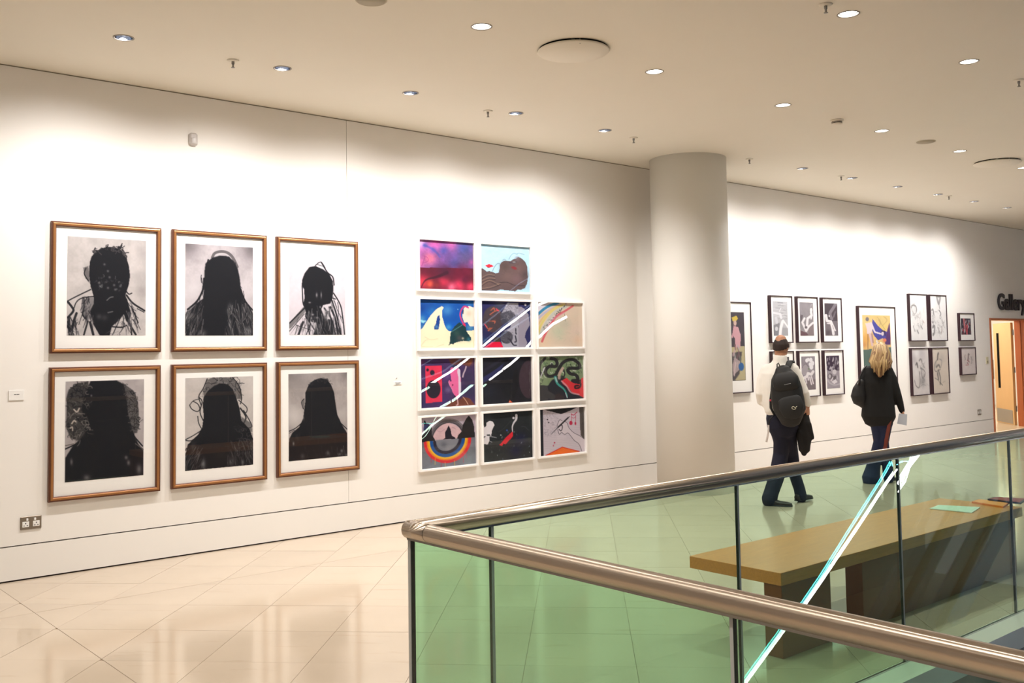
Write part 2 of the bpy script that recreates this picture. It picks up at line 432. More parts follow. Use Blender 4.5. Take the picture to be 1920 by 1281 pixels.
for (x, y, w) in [(3.167, 6.805, 'above the wall detector'), (5.703, 6.859, 'just left of the fourth wall washer'), (7.663, 6.826, 'right before the white column'), (9.659, 6.798, 'just past the white column'), (11.638, 6.777, 'beside the second wall washer past the column'), (14.565, 6.731, 'among the farthest wall washers'), (5.669, 3.367, 'at the top edge beside a bright downlight'), (8.632, 3.358, 'at the right edge of the ceiling')]:
    t = empty('sprinkler', (x, y, ZC), 'small ceiling sprinkler head ' + w, 'sprinkler', 'ceiling sprinklers')
    MB().lathe([(.001, .002), (.042, .002), (.045, -.003), (.030, -.010), (.001, -.011)], x, y, 24, z0=ZC).build('rosette', ceil_m, t)
    MB().lathe([(.011, -.010), (.011, -.030), (.007, -.034), (.007, -.052), (.014, -.055), (.014, -.058), (.001, -.06)], x, y, 14, z0=ZC).build('nozzle', steel2_m, t)
t = empty('smoke_detector', (8.697, 5.089, ZC), 'small domed smoke detector with dark slots on the ceiling', 'smoke detector')
MB().lathe([(.001, .002), (.062, .002), (.064, -.012), (.058, -.018), (.001, -.019)], 8.697, 5.089, 32, z0=ZC).build('base', ceil_m, t)
MB().lathe([(.050, -.018), (.050, -.036), (.001, -.036)], 8.697, 5.089, 32, z0=ZC).build('sensor_slots', mat('slot_dark', (45, 38, 30), .8), t)
MB().lathe([(.052, -.024), (.054, -.026), (.052, -.028), (.050, -.026), (.052, -.024)], 8.697, 5.089, 32, z0=ZC, cap=False).build('slot_rib', ceil_m, t)
MB().lathe([(.054, -.035), (.046, -.044), (.025, -.050), (.001, -.051)], 8.697, 5.089, 32, z0=ZC).build('cap', ceil_m, t)
for (x, y, w) in [(10.437, 5.05, 'beyond the smoke detector'), (3.30, 5.10, 'cut by the top edge of the photo')]:
    t = empty('ceiling_speaker', (x, y, ZC), 'flat round grey ceiling speaker grille ' + w, 'speaker', 'ceiling speakers')
    MB().lathe([(.001, .001), (.098, .001), (.100, -.004), (.094, -.009), (.088, -.006)], x, y, 40, z0=ZC, cap=False).build('ring', mat('speaker_ring', (190, 180, 158), .6), t)
    MB().lathe([(.001, -.004), (.090, -.004), (.090, -.007), (.001, -.0085)], x, y, 40, z0=ZC).build('grille', mat('speaker_grille', (170, 160, 138), .7, nz=(300, .2, (1, 1, 1))), t)
for (x, y) in [(19.8, 10.0), (23.5, 10.0)]:
    l = D.lights.new('room_light', 'POINT'); l.energy = 160; l.color = (1, .93, .82); l.shadow_soft_size = .3
    lo = D.objects.new('room_light', l); link(lo); lo.location = (x, y, 2.9)

# ------------------------------------------------------------------ glass railing round the void
def pane(x0, x1, y0, y1, z0, z1, parent):
    mb = MB(); th = .0065
    if abs(x1-x0) < 1e-6: mb.box(x0-th, x0+th, y0, y1, z0, z1)
    else: mb.box(x0, x1, y0-th, y0+th, z0, z1)
    for i, f in enumerate(mb.f):
        a = [mb.v[k] for k in f]; n = (Vector(a[1])-Vector(a[0])).cross(Vector(a[2])-Vector(a[0])).normalized()
        if (abs(x1-x0) < 1e-6 and abs(n.x) < .5) or (abs(x1-x0) > 1e-6 and abs(n.y) < .5): mb.m[i] = 1
    return mb.build('glass_pane', [railglass_m, edge_m], parent)
rail = empty('railing', (RX, RY, 0), 'glass railing with round steel handrail around the open void', 'railing')
ZB, ZT = .056, 1.078
xs = [RX+.006, 2.087, 3.427, 4.775, 6.098, 7.44, 8.78, 10.12, 11.46, 12.8]
for a, b in zip(xs[:-1], xs[1:]):
    pane(a+.006, b-.006, RY, RY, ZB, ZT, rail)
ys = [RY-.006, 1.318, .1, -1.12, -2.34]
for a, b in zip(ys[:-1], ys[1:]):
    pane(RX, RX, b+.005, a-.005, ZB, ZT, rail)
R_ = .0275
mb = MB(); mb.tube([(RX, RY+.01, RZ), (RX, RY-.10, RZ)], R_, 28); mb.tube([(RX-.01, RY, RZ), (12.8, RY, RZ)], R_, 28)
mb.lathe([(R_, -.0001), (R_*.98, 0), (R_*.7, R_*.7), (.001, R_)], RX, RY, 24, z0=RZ)
mb2 = MB(); mb2.tube([(RX, RY-.1025, RZ), (RX, -2.34, RZ)], R_, 28)
hr = mb.build('handrail', steel_x, rail); hr2 = mb2.build('handrail', steel_y, rail)
MB().tube([(RX, RY-.099, RZ), (RX, RY-.1035, RZ)], R_-.0012, 24).build('joint_ring', dark_m, rail)
MB().box(RX, 12.8, RY-.014, RY+.014, ZT-.008, RZ-.015).build('channel', steel2_m, rail)
MB().box(RX-.014, RX+.014, -2.34, RY, ZT-.008, RZ-.015).build('channel', steel2_m, rail)
for x in xs[1:-1]: MB().box(x-.0055, x+.0055, RY-.007, RY+.007, ZB, ZT).build('joint_seal', seal_m, rail)
for y in ys[1:-1]:
    MB().box(RX-.007, RX+.007, y-.0046, y+.0046, ZB, ZT).build('joint_seal', seal_m, rail)
MB().bbox(RX-.007, RX+.007, RY-.007, RY+.007, ZB, ZT, .002).build('corner_post', seal_m, rail)
kerb_m = mat('white_kerb', (236, 236, 228), .4)
mb = MB(); mb.box(RX+.14, 12.8, RY-.14, RY-.0095, -.06, ZB-.004).box(RX+.0095, RX+.14, -2.34, RY-.0095, -.06, ZB-.004)
mb.box(RX-.03, 12.8, RY+.0095, RY+.034, -.05, .004).box(RX-.03, RX-.0095, -2.34, RY+.0095, -.05, .004)
mb.box(RX-.0095, 12.8, RY-.0095, RY+.0095, -.05, ZB).box(RX-.0095, RX+.0095, -2.34, RY-.0095, -.05, ZB)
tag(mb.build('trim_1', kerb_m), kind='structure')
mb = MB(); mb.box(RX+.12, 24, RY-.125, RY+.02, -.9, -.064).box(RX-.02, RX+.125, -2.5, RY+.02, -.9, -.064)
tag(mb.build('trim_2', mat('slab_fascia', (150, 146, 140), .5, nz=(3, .04, (1, 1, 1)))), kind='structure')
mb = MB(); mb.box(-3, 24, RY, DW, -.9, -.06).box(-3, RX-.02, -2.5, RY, -.9, -.06)
tag(mb.build('floor_slab', mat('slab', (120, 116, 110), .8)), kind='structure')
# far side of the void, lower floor
mb = MB(); mb.box(-3, 24, -7, 2.6, -4.1, -4.0); tag(mb.build('floor_lower', mat('lower_floor', (150, 145, 140), .3, nz=(2, .05, (1, 1, 1)))), kind='structure')
mb = MB(); mb.box(-3, 24, -7.1, -7, -4.1, 6); tag(mb.build('wall_atrium', mat('atrium_wall', (84, 104, 132), .6, nz=(1, .1, (1, 1, 1)))), kind='structure')  # blue of this unseen wall stands in for sky light on the handrail
# ------------------------------------------------------------------ painted prints (colour carried by a fine grid of points)
def homog(q):
    """unit square (u right, v down) -> quad q = TL,TR,BR,BL"""
    A = []; B = []
    for (u, v), (x, y) in zip(((0, 0), (1, 0), (1, 1), (0, 1)), q):
        A.append([u, v, 1, 0, 0, 0, -u*x, -v*x]); B.append(x)
        A.append([0, 0, 0, u, v, 1, -u*y, -v*y]); B.append(y)
    h = np.linalg.solve(np.array(A, float), np.array(B, float)); return np.append(h, 1).reshape(3, 3)
class Art:
    def __init__(s, q, w, h, base, seed=1):
        s.w, s.h = w, h; s.rs = np.random.RandomState(seed); s.rd = random.Random(seed)
        u, v = np.meshgrid(np.linspace(0, 1, w), np.linspace(0, 1, h)); s.u, s.v = u, v
        H = homog(q); d = H[2, 0]*u+H[2, 1]*v+1
        s.X = (H[0, 0]*u+H[0, 1]*v+H[0, 2])/d; s.Y = (H[1, 0]*u+H[1, 1]*v+H[1, 2])/d
        s.px = (q[1][0]-q[0][0])/w      # crop units per grid step
        s.im = np.ones((h, w, 3))*np.array(base)/255.
    def mixin(s, m, c): m = m[..., None]; s.im = s.im*(1-m)+np.array(c)/255.*m; return s
    def noise(s, cx, cy, seed=None):
        g = s.rs.rand(cy+2, cx+2); a = s.u*cx; b = s.v*cy; i = np.minimum(a.astype(int), cx); j = np.minimum(b.astype(int), cy); fx = a-i; fy = b-j
        fx = fx*fx*(3-2*fx); fy = fy*fy*(3-2*fy); i1 = np.minimum(i+1, cx+1); j1 = np.minimum(j+1, cy+1)
        return (g[j, i]*(1-fx)+g[j, i1]*fx)*(1-fy)+(g[j1, i]*(1-fx)+g[j1, i1]*fx)*fy
    def mottle(s, amt, cx=6, cy=7, tint=(1, 1, 1)):
        n = .5*s.noise(cx, cy)+.3*s.noise(cx*3, cy*3)+.2*s.noise(cx*8, cy*8)-.5
        s.im = np.clip(s.im*(1+n[..., None]*amt*2*np.array(tint)), 0, 1); return s
    def fill(s, p, c, a=1, soft=0):
        p = np.array(p, float); ins = np.zeros(s.X.shape, bool); n = len(p)
        for i in range(n):
            x0, y0 = p[i]; x1, y1 = p[(i+1) % n]
            if y0 == y1: continue
            k = ((s.Y < y0) != (s.Y < y1)) & (s.X < x0+(s.Y-y0)*(x1-x0)/(y1-y0)); ins ^= k
        m = ins.astype(float)*a
        if soft:
            for _ in range(int(max(1, soft/s.px))):
                m[1:-1, 1:-1] = (m[1:-1, 1:-1]*2+m[:-2, 1:-1]+m[2:, 1:-1]+m[1:-1, :-2]+m[1:-1, 2:])/6
        return s.mixin(m, c)
    def line(s, p, w, c, a=1):
        dm = np.full(s.X.shape, 1e9); n = len(p)
        w0, w1 = w if isinstance(w, tuple) else (w, w); wm = np.full(s.X.shape, max(w0, .1)/2)
        for i in range(n-1):
            x0, y0 = p[i]; x1, y1 = p[i+1]; dx, dy = x1-x0, y1-y0; L = dx*dx+dy*dy+1e-9
            t = np.clip(((s.X-x0)*dx+(s.Y-y0)*dy)/L, 0, 1); dd = np.hypot(s.X-x0-t*dx, s.Y-y0-t*dy)
            k = dd < dm; dm = np.where(k, dd, dm); wm = np.where(k, (w0+(w1-w0)*(i+t)/(n-1))/2, wm)
        m = np.clip((wm-dm)/s.px+.5, 0, 1)*a*np.minimum(1, wm*2/s.px)
        return s.mixin(m, c)
    def curve(s, p, w, c, a=1):
        if len(p) < 3: return s.line(p, w, c, a)
        q = []; P = [p[0]]+list(p)+[p[-1]]
        for i in range(1, len(P)-2):
            for k in range(5):
                t = k/5; f = lambda d: .5*(2*P[i][d]+(P[i+1][d]-P[i-1][d])*t+(2*P[i-1][d]-5*P[i][d]+4*P[i+1][d]-P[i+2][d])*t*t+(3*P[i][d]-P[i-1][d]-3*P[i+1][d]+P[i+2][d])*t**3)
                q.append((f(0), f(1)))
        q.append(p[-1]); return s.line(q, w, c, a)
    def blob(s, x, y, r, c, a=.8, ry=None):
        return s.mixin(a*np.exp(-(((s.X-x)/r)**2+((s.Y-y)/(ry or r))**2)), c)
    def disc(s, x, y, r, c, a=1, ry=None):
        d = np.hypot((s.X-x)/r, (s.Y-y)/(ry or r)); return s.mixin(np.clip((1-d)*r/s.px+.5, 0, 1)*a, c)
    def curls(s, poly, n, L, w, cs, a=.8):
        p = np.array(poly); x0, y0 = p.min(0); x1, y1 = p.max(0)
        def inside(x, y):
            r = False
            for i in range(len(p)):
                (ax, ay), (bx, by) = p[i], p[(i+1) % len(p)]
                if (ay > y) != (by > y) and x < (bx-ax)*(y-ay)/(by-ay)+ax: r = not r
            return r
        k = 0; tries = 0
        while k < n and tries < n*20:
            tries += 1; x, y = s.rd.uniform(x0, x1), s.rd.uniform(y0, y1)
            if not inside(x, y): continue
            k += 1; t = s.rd.uniform(0, 6.3); dt = s.rd.uniform(-1, 1); pts = []
            for i in range(6): pts.append((x, y)); x += math.cos(t)*L/5; y += math.sin(t)*L/5; t += dt
            s.line(pts, s.rd.uniform(.6, 1.3)*w, s.rd.choice(cs), a)
        return s
def hatch(s, poly, n, L, w, cs, ang=90, spread=12, a=.8):
    p = np.array(poly); x0, y0 = p.min(0); x1, y1 = p.max(0)
    for _ in range(n):
        x, y = s.rd.uniform(x0, x1), s.rd.uniform(y0, y1); t = math.radians(ang+s.rd.gauss(0, spread)); k = math.radians(s.rd.uniform(-9, 9)); pts = []
        r = False
        for i in range(len(p)):
            (ax, ay), (bx, by) = p[i], p[(i+1) % len(p)]
            if (ay > y) != (by > y) and x < (bx-ax)*(y-ay)/(by-ay)+ax: r = not r
        if not r: continue
        l = L*s.rd.uniform(.5, 1.2)
        for i in range(5): pts.append((x, y)); x += math.cos(t)*l/4; y += math.sin(t)*l/4; t += k
        s.line(pts, (w*s.rd.uniform(.6, 1.2), w*s.rd.uniform(.2, .8)), s.rd.choice(cs), a*s.rd.uniform(.6, 1))
    return s
Art.hatch = hatch
def art_object(art, x0, x1, z0, z1, y, parent, gain=.74, name='print'):
    w, h = art.w, art.h
    uu = art.u.ravel(); vv = art.v.ravel()
    co = np.stack([x0+(x1-x0)*uu, np.full(uu.shape, y), z1-(z1-z0)*vv], 1)
    pw = Vector((0, 0, 0)) if parent is None else parent_world(parent)
    c0 = np.array([(x0+x1)/2, y, z0]); co = co-c0
    i = np.arange(w-1)[None, :]; j = np.arange(h-1)[:, None]; a = (j*w+i).ravel()
    fs = np.stack([a, a+w, a+w+1, a+1], 1)
    me = D.meshes.new(name); me.vertices.add(w*h); me.vertices.foreach_set('co', co.ravel())
    nf = len(fs); me.loops.add(nf*4); me.loops.foreach_set('vertex_index', fs.ravel()); me.polygons.add(nf)
    me.polygons.foreach_set('loop_start', np.arange(nf)*4); me.update(calc_edges=True)
    s = np.clip(art.im, 0, 1); l = np.where(s <= .04045, s/12.92, ((s+.055)/1.055)**2.4)*gain
    at = me.color_attributes.new('ink', 'FLOAT_COLOR', 'POINT')
    at.data.foreach_set('color', np.concatenate([l.reshape(-1, 3), np.ones((w*h, 1))], 1).ravel())
    me.materials.append(ink_m)
    o = D.objects.new(name, me); link(o, parent); o.location = Vector(c0)-pw; return o
ink_m = D.materials.new('printed_ink'); ink_m.use_nodes = True
_b = ink_m.node_tree.nodes['Principled BSDF']; _a = ink_m.node_tree.nodes.new('ShaderNodeVertexColor'); _a.layer_name = 'ink'
ink_m.node_tree.links.new(_a.outputs[0], _b.inputs['Base Color']); _b.inputs['Roughness'].default_value = .7; _b.inputs['Specular IOR Level'].default_value = .2

mat_board = mat('mat_board', (244, 242, 238), .8, spec=.2)
gold_a = mat('bronze_frame_outer', (104, 64, 46), .42, metal=.25, nz=(30, .12, (1, 1, 1)))
gold_b = mat('bronze_frame_bead', (164, 112, 66), .36, metal=.4, nz=(30, .12, (1, 1, 1)))
blackf = mat('dark_stained_frame', (44, 14, 26), .45)

def picture(name, label, cat, group, x0, x1, z0, z1, kind, art, pr, gain=.74):
    t = empty(name, ((x0+x1)/2, DW, z0), label, cat, group)
    if kind == 'bronze':
        d = .040
        MB().rectframe(x0, x1, z0, z1, DW, [(0, 0), (0, .030), (.004, .034), (.010, .034), (.012, .038), (.018, d), (.026, d-.001), (.031, .036), (.034, .030), (.038, .026), (.038, .012)],
                       [0, 0, 0, 0, 1, 1, 1, 0, 0, 0]).build('frame', [gold_a, gold_b], t)
        ins, my = .037, .016
    elif kind == 'white':
        d = .042
        MB().rectframe(x0, x1, z0, z1, DW, [(0, 0), (0, d-.002), (.002, d), (.018, d), (.020, d-.002), (.020, .012)]).build('frame', white_m, t)
        ins, my = .019, .016
    else:
        d = .05
        MB().rectframe(x0, x1, z0, z1, DW, [(0, 0), (0, d-.002), (.002, d), (.011, d), (.013, d-.002), (.013, .008)]).build('frame', blackf, t)
        ins, my = .012, .036
    MB().box(x0+ins, x1-ins, DW-my, DW-.002, z0+ins, z1-ins).build('mat_board', mat_board, t)
    art_object(art, *pr, DW-my-.0012, t, gain)
    gy = DW-d+.009
    mb = MB(); mb.add([(x0+ins, gy, z0+ins), (x1-ins, gy, z0+ins), (x1-ins, gy, z1-ins), (x0+ins, gy, z1-ins)], [(0, 1, 2, 3)])
    mb.build('glazing', glazing_m, t)
    return t
K = (27, 27, 32)
# --- six large dark heads ---
def head1():
    a = Art([(203,203),(903,243),(892,1087),(193,1085)], 170, 215, (206,199,197), 1).mottle(.10)
    a.blob(860,690,60,(160,152,152),.5).blob(830,560,60,(175,168,168),.5).blob(880,360,80,(180,172,172),.5)
    for p, w in (([(405,680),(280,740),(200,782)],11), ([(205,790),(240,835),(252,870),(205,925)],20), ([(430,740),(330,755),(280,790),(255,850),(230,900)],10), ([(280,890),(250,980),(235,1080)],22), ([(350,830),(335,900),(370,945)],16),
                 ([(380,960),(345,1080)],16), ([(400,970),(428,1080)],22), ([(725,730),(780,800),(885,868)],16), ([(720,690),(745,720),(772,712)],10), ([(780,860),(826,975)],12), ([(745,980),(805,1080)],18),
                 ([(670,930),(600,1080)],8), ([(200,1000),(250,1080)],22), ([(215,920),(230,1050)],10), ([(330,900),(300,990)],6), ([(760,1000),(770,1080)],10), ([(600,1010),(680,1015),(720,1000)],12), ([(820,850),(880,882)],8), ([(345,750),(350,820)],14), ([(205,960),(215,1080)],14), ([(270,960),(280,1075)],9)):
        a.curve(p, w, K, .92)
    a.fill([(340,485),(385,470),(400,560),(395,620),(360,580)], (95,90,92), .8, 6); a.curve([(365,490),(350,540),(385,600)], 9, K)
    a.fill([(330,770),(430,740),(450,900),(370,960),(330,880)], (70,68,72), .5, 16)
    a.fill([(398,440),(395,500),(395,560),(405,650),(430,730),(435,800),(400,880),(430,990),(485,1087),(575,1087),(592,1010),(660,950),(700,900),(720,960),(750,985),(760,880),(735,790),(715,730),(745,640),(758,560),(748,470),(728,405),(705,358),(675,326),(635,306),(590,298),(540,303),(490,318),(447,346),(415,385)], K, 1, 5)
    a.hatch([(330,740),(430,740),(440,960),(370,940)], 40, 90, 12, [K, (90,86,90)], 100, 18, .8); a.hatch([(690,700),(790,820),(830,1000),(730,1080),(690,940)], 50, 110, 11, [K, K, (110,106,110)], 72, 14, .8); a.hatch([(200,900),(290,880),(300,1080),(200,1080)], 30, 90, 12, [K, (110,106,108)], 80, 22, .7); a.hatch([(560,960),(700,930),(700,1080),(560,1080)], 16, 70, 7, [K, (130,126,128)], 130, 20, .7)
    a.curls([(450,310),(700,300),(735,420),(690,360),(580,310),(430,360)], 45, 40, 9, [K, (70,66,68)], .9)
    a.curls([(450,560),(700,560),(690,700),(480,700)], 34, 26, 6, [(70,70,75), (120,120,122), K], .55)
    for x, y in ((480,620),(490,650),(615,640),(670,650),(560,515),(530,455),(575,570),(560,665),(625,680)): a.blob(x, y, 10, (150,150,152), .6)
    a.curve([(550,775),(580,750),(605,745)], 9, (130,130,132), .8); a.curve([(560,885),(600,875)], 12, (120,120,122), .7); a.blob(480,920,22,(90,90,92),.6).blob(530,930,25,(80,82,84),.5)
    return a
def head2():
    a = Art([(172,208),(810,248),(800,1078),(163,1076)], 160, 210, (200,192,196), 2).mottle(.12)
    for x, y in ((172,208),(810,250)): a.blob(x, y, 120, (95,88,92), .75)
    a.blob(230,640,120,(228,222,226),.7).blob(740,660,110,(225,218,222),.6)
    a.curve([(425,340),(450,300),(510,285),(570,297),(620,345),(660,430)], 26, (90,86,88), .85); a.curve([(450,335),(500,305),(560,315),(600,350)], 9, (205,200,202), .9)
    a.fill([(350,470),(360,400),(420,345),(500,322),(580,332),(630,380),(665,450),(682,540),(692,640),(720,740),(770,800),(803,870),(800,1078),(165,1078),(172,950),(200,850),(270,775),(335,730),(345,620)], K, 1, 8)
    a.curve([(375,400),(385,360),(395,380)], 9, K).curve([(345,540),(335,640),(280,750),(190,830)], 18, K).curve([(690,640),(730,750),(800,840)], 12, K)
    for x, y, r, ry, c in ((590,815,22,35,120),(575,850,30,22,75),(235,905,45,40,105),(585,970,18,45,150),(600,1040,20,40,140),(740,1040,45,45,170),(325,1055,35,30,110),(680,960,25,30,85),(300,890,20,40,90),(195,940,20,60,110),(780,900,16,40,110)): a.blob(x, y, r, (c,c,c), .75, ry)
    a.hatch([(180,820),(340,740),(340,1078),(165,1078)], 150, 150, 8, [K, K, (70,66,68), (120,116,118)], 112, 10, .8)
    a.hatch([(540,780),(700,700),(800,860),(800,1078),(530,1078)], 190, 130, 7, [K, K, (70,68,70), (140,136,138)], 80, 10, .8); a.hatch([(345,420),(400,345),(640,345),(690,560),(760,800),(230,800)], 60, 120, 8, [K], 95, 14, .9)
    return a
def head3():
    a = Art([(176,208),(738,243),(740,1055),(183,1057)], 145, 210, (228,220,228), 3).mottle(.05)
    a.blob(300,330,120,(240,234,240),.6)
    for p, w, c in (([(335,800),(185,970)],46,(120,116,118)), ([(335,790),(185,940)],14,K), ([(330,850),(185,1020)],10,(90,88,90)), ([(320,930),(275,1055)],22,K), ([(270,960),(240,1055)],8,(90,90,90)), ([(400,940),(350,1055)],8,K), ([(250,960),(400,1010)],6,K),
                    ([(622,640),(690,760),(715,900),(730,1050)],12,K), ([(600,700),(650,850),(690,1050)],14,K), ([(590,780),(640,900),(665,1050)],20,K), ([(530,790),(600,900),(640,1050)],16,K), ([(440,365),(495,328),(540,390)],9,K), ([(450,350),(520,372)],6,(60,58,60)),
                    ([(500,330),(560,430),(615,480),(628,560)],12,K), ([(310,570),(318,730),(335,780)],12,K), ([(540,430),(600,520),(600,600)],10,K), ([(470,930),(560,1055)],10,K), ([(370,930),(380,1050)],7,K), ([(345,870),(430,1000)],14,K), ([(610,690),(640,700)],10,K)):
        a.curve(p, w, c, .92)
    a.fill([(335,440),(380,380),(440,368),(520,402),(580,450),(615,520),(622,600),(612,690),(590,745),(520,760),(500,800),(500,900),(440,870),(350,850),(335,780),(322,740),(335,690),(328,600),(305,560),(312,500)], K, 1, 6)
    a.fill([(340,840),(500,800),(540,900),(600,900),(632,1057),(420,1057),(450,940),(380,920)], K, .93, 8)
    for x, y, r, ry in ((455,660,9,22),(415,855,14,10),(455,885,18,10),(490,780,8,10),(560,850,26,50),(500,660,6,30),(385,735,12,8),(400,890,10,8),(430,960,20,30),(320,1000,14,25)): a.blob(x, y, r, (175,172,176), .8, ry)
    a.hatch([(330,820),(620,700),(660,1057),(400,1057)], 130, 160, 7, [K, K, (90,88,92), (170,168,172)], 86, 9, .75); a.hatch([(600,640),(660,700),(725,1000),(640,1040)], 26, 170, 7, [K], 80, 6, .8); a.hatch([(200,930),(330,830),(400,1050),(260,1050)], 26, 90, 6, [K, (90,88,90)], 105, 12, .7)
    return a
def head4():
    a = Art([(205,210),(877,188),(868,1010),(190,1077)], 170, 210, (188,180,180), 4).mottle(.10)
    L = [(230,280),(300,225),(400,205),(420,640),(320,730),(240,690),(205,600),(212,480),(210,350)]; R = [(690,215),(790,290),(820,360),(828,450),(835,560),(815,650),(770,650),(740,480)]
    a.fill(L, (62,60,60), .95, 10).fill(R, (80,77,78), .9, 8)
    a.fill([(370,300),(420,205),(640,198),(700,230),(725,330),(740,480),(775,620),(820,735),(868,800),(868,1012),(190,1077),(195,870),(260,765),(330,700),(375,640),(350,560),(345,440)], K, 1, 8)
    a.curls(L, 130, 55, 8, [K, K, K, (100,96,92), (140,132,128), (50,48,48)], .6).curls(R, 110, 40, 6, [K, K, (115,110,108), (60,58,58)], .6)
    a.curve([(275,450),(300,470),(320,440)], 12, (190,180,172)).curve([(255,570),(275,545),(290,555)], 12, (190,180,170)).curve([(240,610),(260,600),(262,630)], 10, (185,176,168))
    a.curve([(195,790),(240,770),(310,735)], 12, K).curve([(200,760),(270,745)], 10, (120,114,112)).curve([(790,680),(860,760)], 12, K).curve([(800,740),(868,790)], 9, (90,86,86))
    for x, y, r, ry in ((380,1035,28,24),(720,860,14,16),(740,905,14,22),(830,960,22,40),(425,330,8,10),(250,900,12,28)): a.blob(x, y, r, (140,134,134), .7, ry)
    return a
def head5():
    a = Art([(174,200),(812,177),(804,1007),(165,1078)], 160, 210, (212,205,201), 5).mottle(.07)
    G = [(380,215),(430,190),(620,190),(690,280),(705,400),(655,390),(570,255),(500,245),(390,330),(350,400),(340,330)]
    a.fill(G, (92,88,88), .85, 8).curls(G, 60, 70, 6, [K, (140,136,136), (60,58,58)], .6)
    for p, w in (([(380,205),(340,300),(300,370),(320,450)],10), ([(620,190),(680,270),(702,380),(690,440)],9), ([(215,450),(250,412),(305,395)],7), ([(212,455),(232,492),(282,515),(308,490),(290,445),(250,420)],9), ([(675,405),(748,470),(742,520),(700,500)],8), ([(720,500),(795,640),(760,665)],9), ([(288,560),(295,620),(318,670)],9), ([(170,782),(240,745),(310,700)],9), ([(690,480),(740,560),(720,620)],14), ([(300,380),(330,420),(310,520),(340,600)],10), ([(175,790),(230,790),(290,740)],10), ([(770,700),(808,780)],10)):
        a.curve(p, w, K, .9)
    a.fill([(700,560),(790,620),(800,700),(700,720)], (80,78,80), .7, 8)
    a.fill([(385,320),(440,275),(500,245),(570,253),(620,300),(652,380),(682,480),(700,600),(770,670),(790,720),(806,800),(804,1007),(165,1078),(172,920),(190,830),(290,735),(330,660),(345,560),(335,450),(345,380)], K, 1, 7)
    for x, y, r, ry, c in ((335,1010,22,48,150),(600,985,20,32,130),(705,985,14,28,130),(245,860,20,45,80),(795,850,14,45,110),(660,880,6,6,170),(640,960,10,30,90),(500,930,60,30,36)): a.blob(x, y, r, (c,c,c), .75, ry)
    a.hatch([(175,850),(330,760),(340,1078),(168,1078)], 140, 140, 8, [K, K, (66,62,64), (110,104,104)], 112, 10, .75); a.hatch([(560,780),(800,760),(804,1000),(560,1020)], 110, 120, 7, [K, K, (62,60,62), (96,92,92)], 78, 10, .7); a.curls([(640,640),(800,700),(800,960),(640,900)], 50, 60, 6, [K, (62,60,62), (90,88,90)], .5)
    return a
def head6():
    a = Art([(175,197),(760,178),(758,1010),(170,1073)], 150, 210, (176,168,166), 6).mottle(.12)
    a.blob(230,620,110,(222,216,214),.8).blob(700,600,90,(205,198,196),.7).blob(180,200,90,(110,104,104),.6).blob(760,190,70,(110,104,104),.6).blob(270,260,120,(150,143,142),.5)
    a.curve([(330,445),(305,480),(322,545)], 9, K).fill([(305,470),(335,450),(330,545),(310,530)], (110,106,106), .8, 3)
    a.curve([(178,770),(240,740),(300,690)], 9, K).curve([(178,790),(230,760)], 7, (90,86,86)).curve([(700,690),(757,745)], 9, K)
    a.fill([(345,380),(370,322),(400,280),(440,252),(500,235),(560,252),(600,300),(630,380),(645,500),(660,600),(710,710),(757,785),(757,1012),(170,1073),(176,850),(210,785),(280,725),(320,640),(330,560),(342,470)], K, 1, 6)
    a.curls([(400,270),(560,240),(620,340),(500,250),(360,350)], 40, 24, 6, [K, (60,57,58)], .7)
    a.hatch([(180,850),(300,740),(700,740),(757,1008),(172,1070)], 120, 130, 8, [K, K, (48,46,48)], 95, 12, .6); a.hatch([(520,940),(750,900),(756,1008),(520,1020)], 40, 70, 6, [K, (90,86,88)], 85, 12, .7)
    for x, y, r, ry, c in ((220,895,9,20,150),(565,985,14,22,110),(310,1020,20,26,80),(700,960,12,16,130),(680,995,16,14,110),(325,640,7,24,110),(510,265,14,8,60),(255,830,14,30,55),(745,1000,12,10,120)): a.blob(x, y, r, (c,c,c), .75, ry)
    return a
heads = [
 (head1, 2.192, 1.680, 'large bronze framed print of a dark curly haired head with loose coat lines', (2.315, 2.925, 1.818, 2.589)),
 (head2, 3.140, 1.680, 'large bronze framed print of a dark long haired head under a pale halo arc', (3.256, 3.867, 1.815, 2.587)),
 (head3, 4.091, 1.680, 'large bronze framed print of a smaller scribbled head with trailing lines', (4.218, 4.802, 1.819, 2.583)),
 (head4, 2.192, .555, 'large bronze framed print of a huge dark head filling the sheet with curls', (2.311, 2.915, .694, 1.463)),
 (head5, 3.140, .557, 'large bronze framed print of a dark head with looping hair strands', (3.260, 3.868, .695, 1.460)),
 (head6, 4.091, .560, 'large bronze framed print of a smooth dark long haired silhouette on grey', (4.209, 4.815, .694, 1.468))]
for fn, x, z, lb, pr in heads:
    w = .855 if x < 4 else .848
    picture('framed_print', lb, 'framed picture', 'dark head prints in bronze frames', x, x+w, z, z+1.019, 'bronze', fn(), pr, .78)

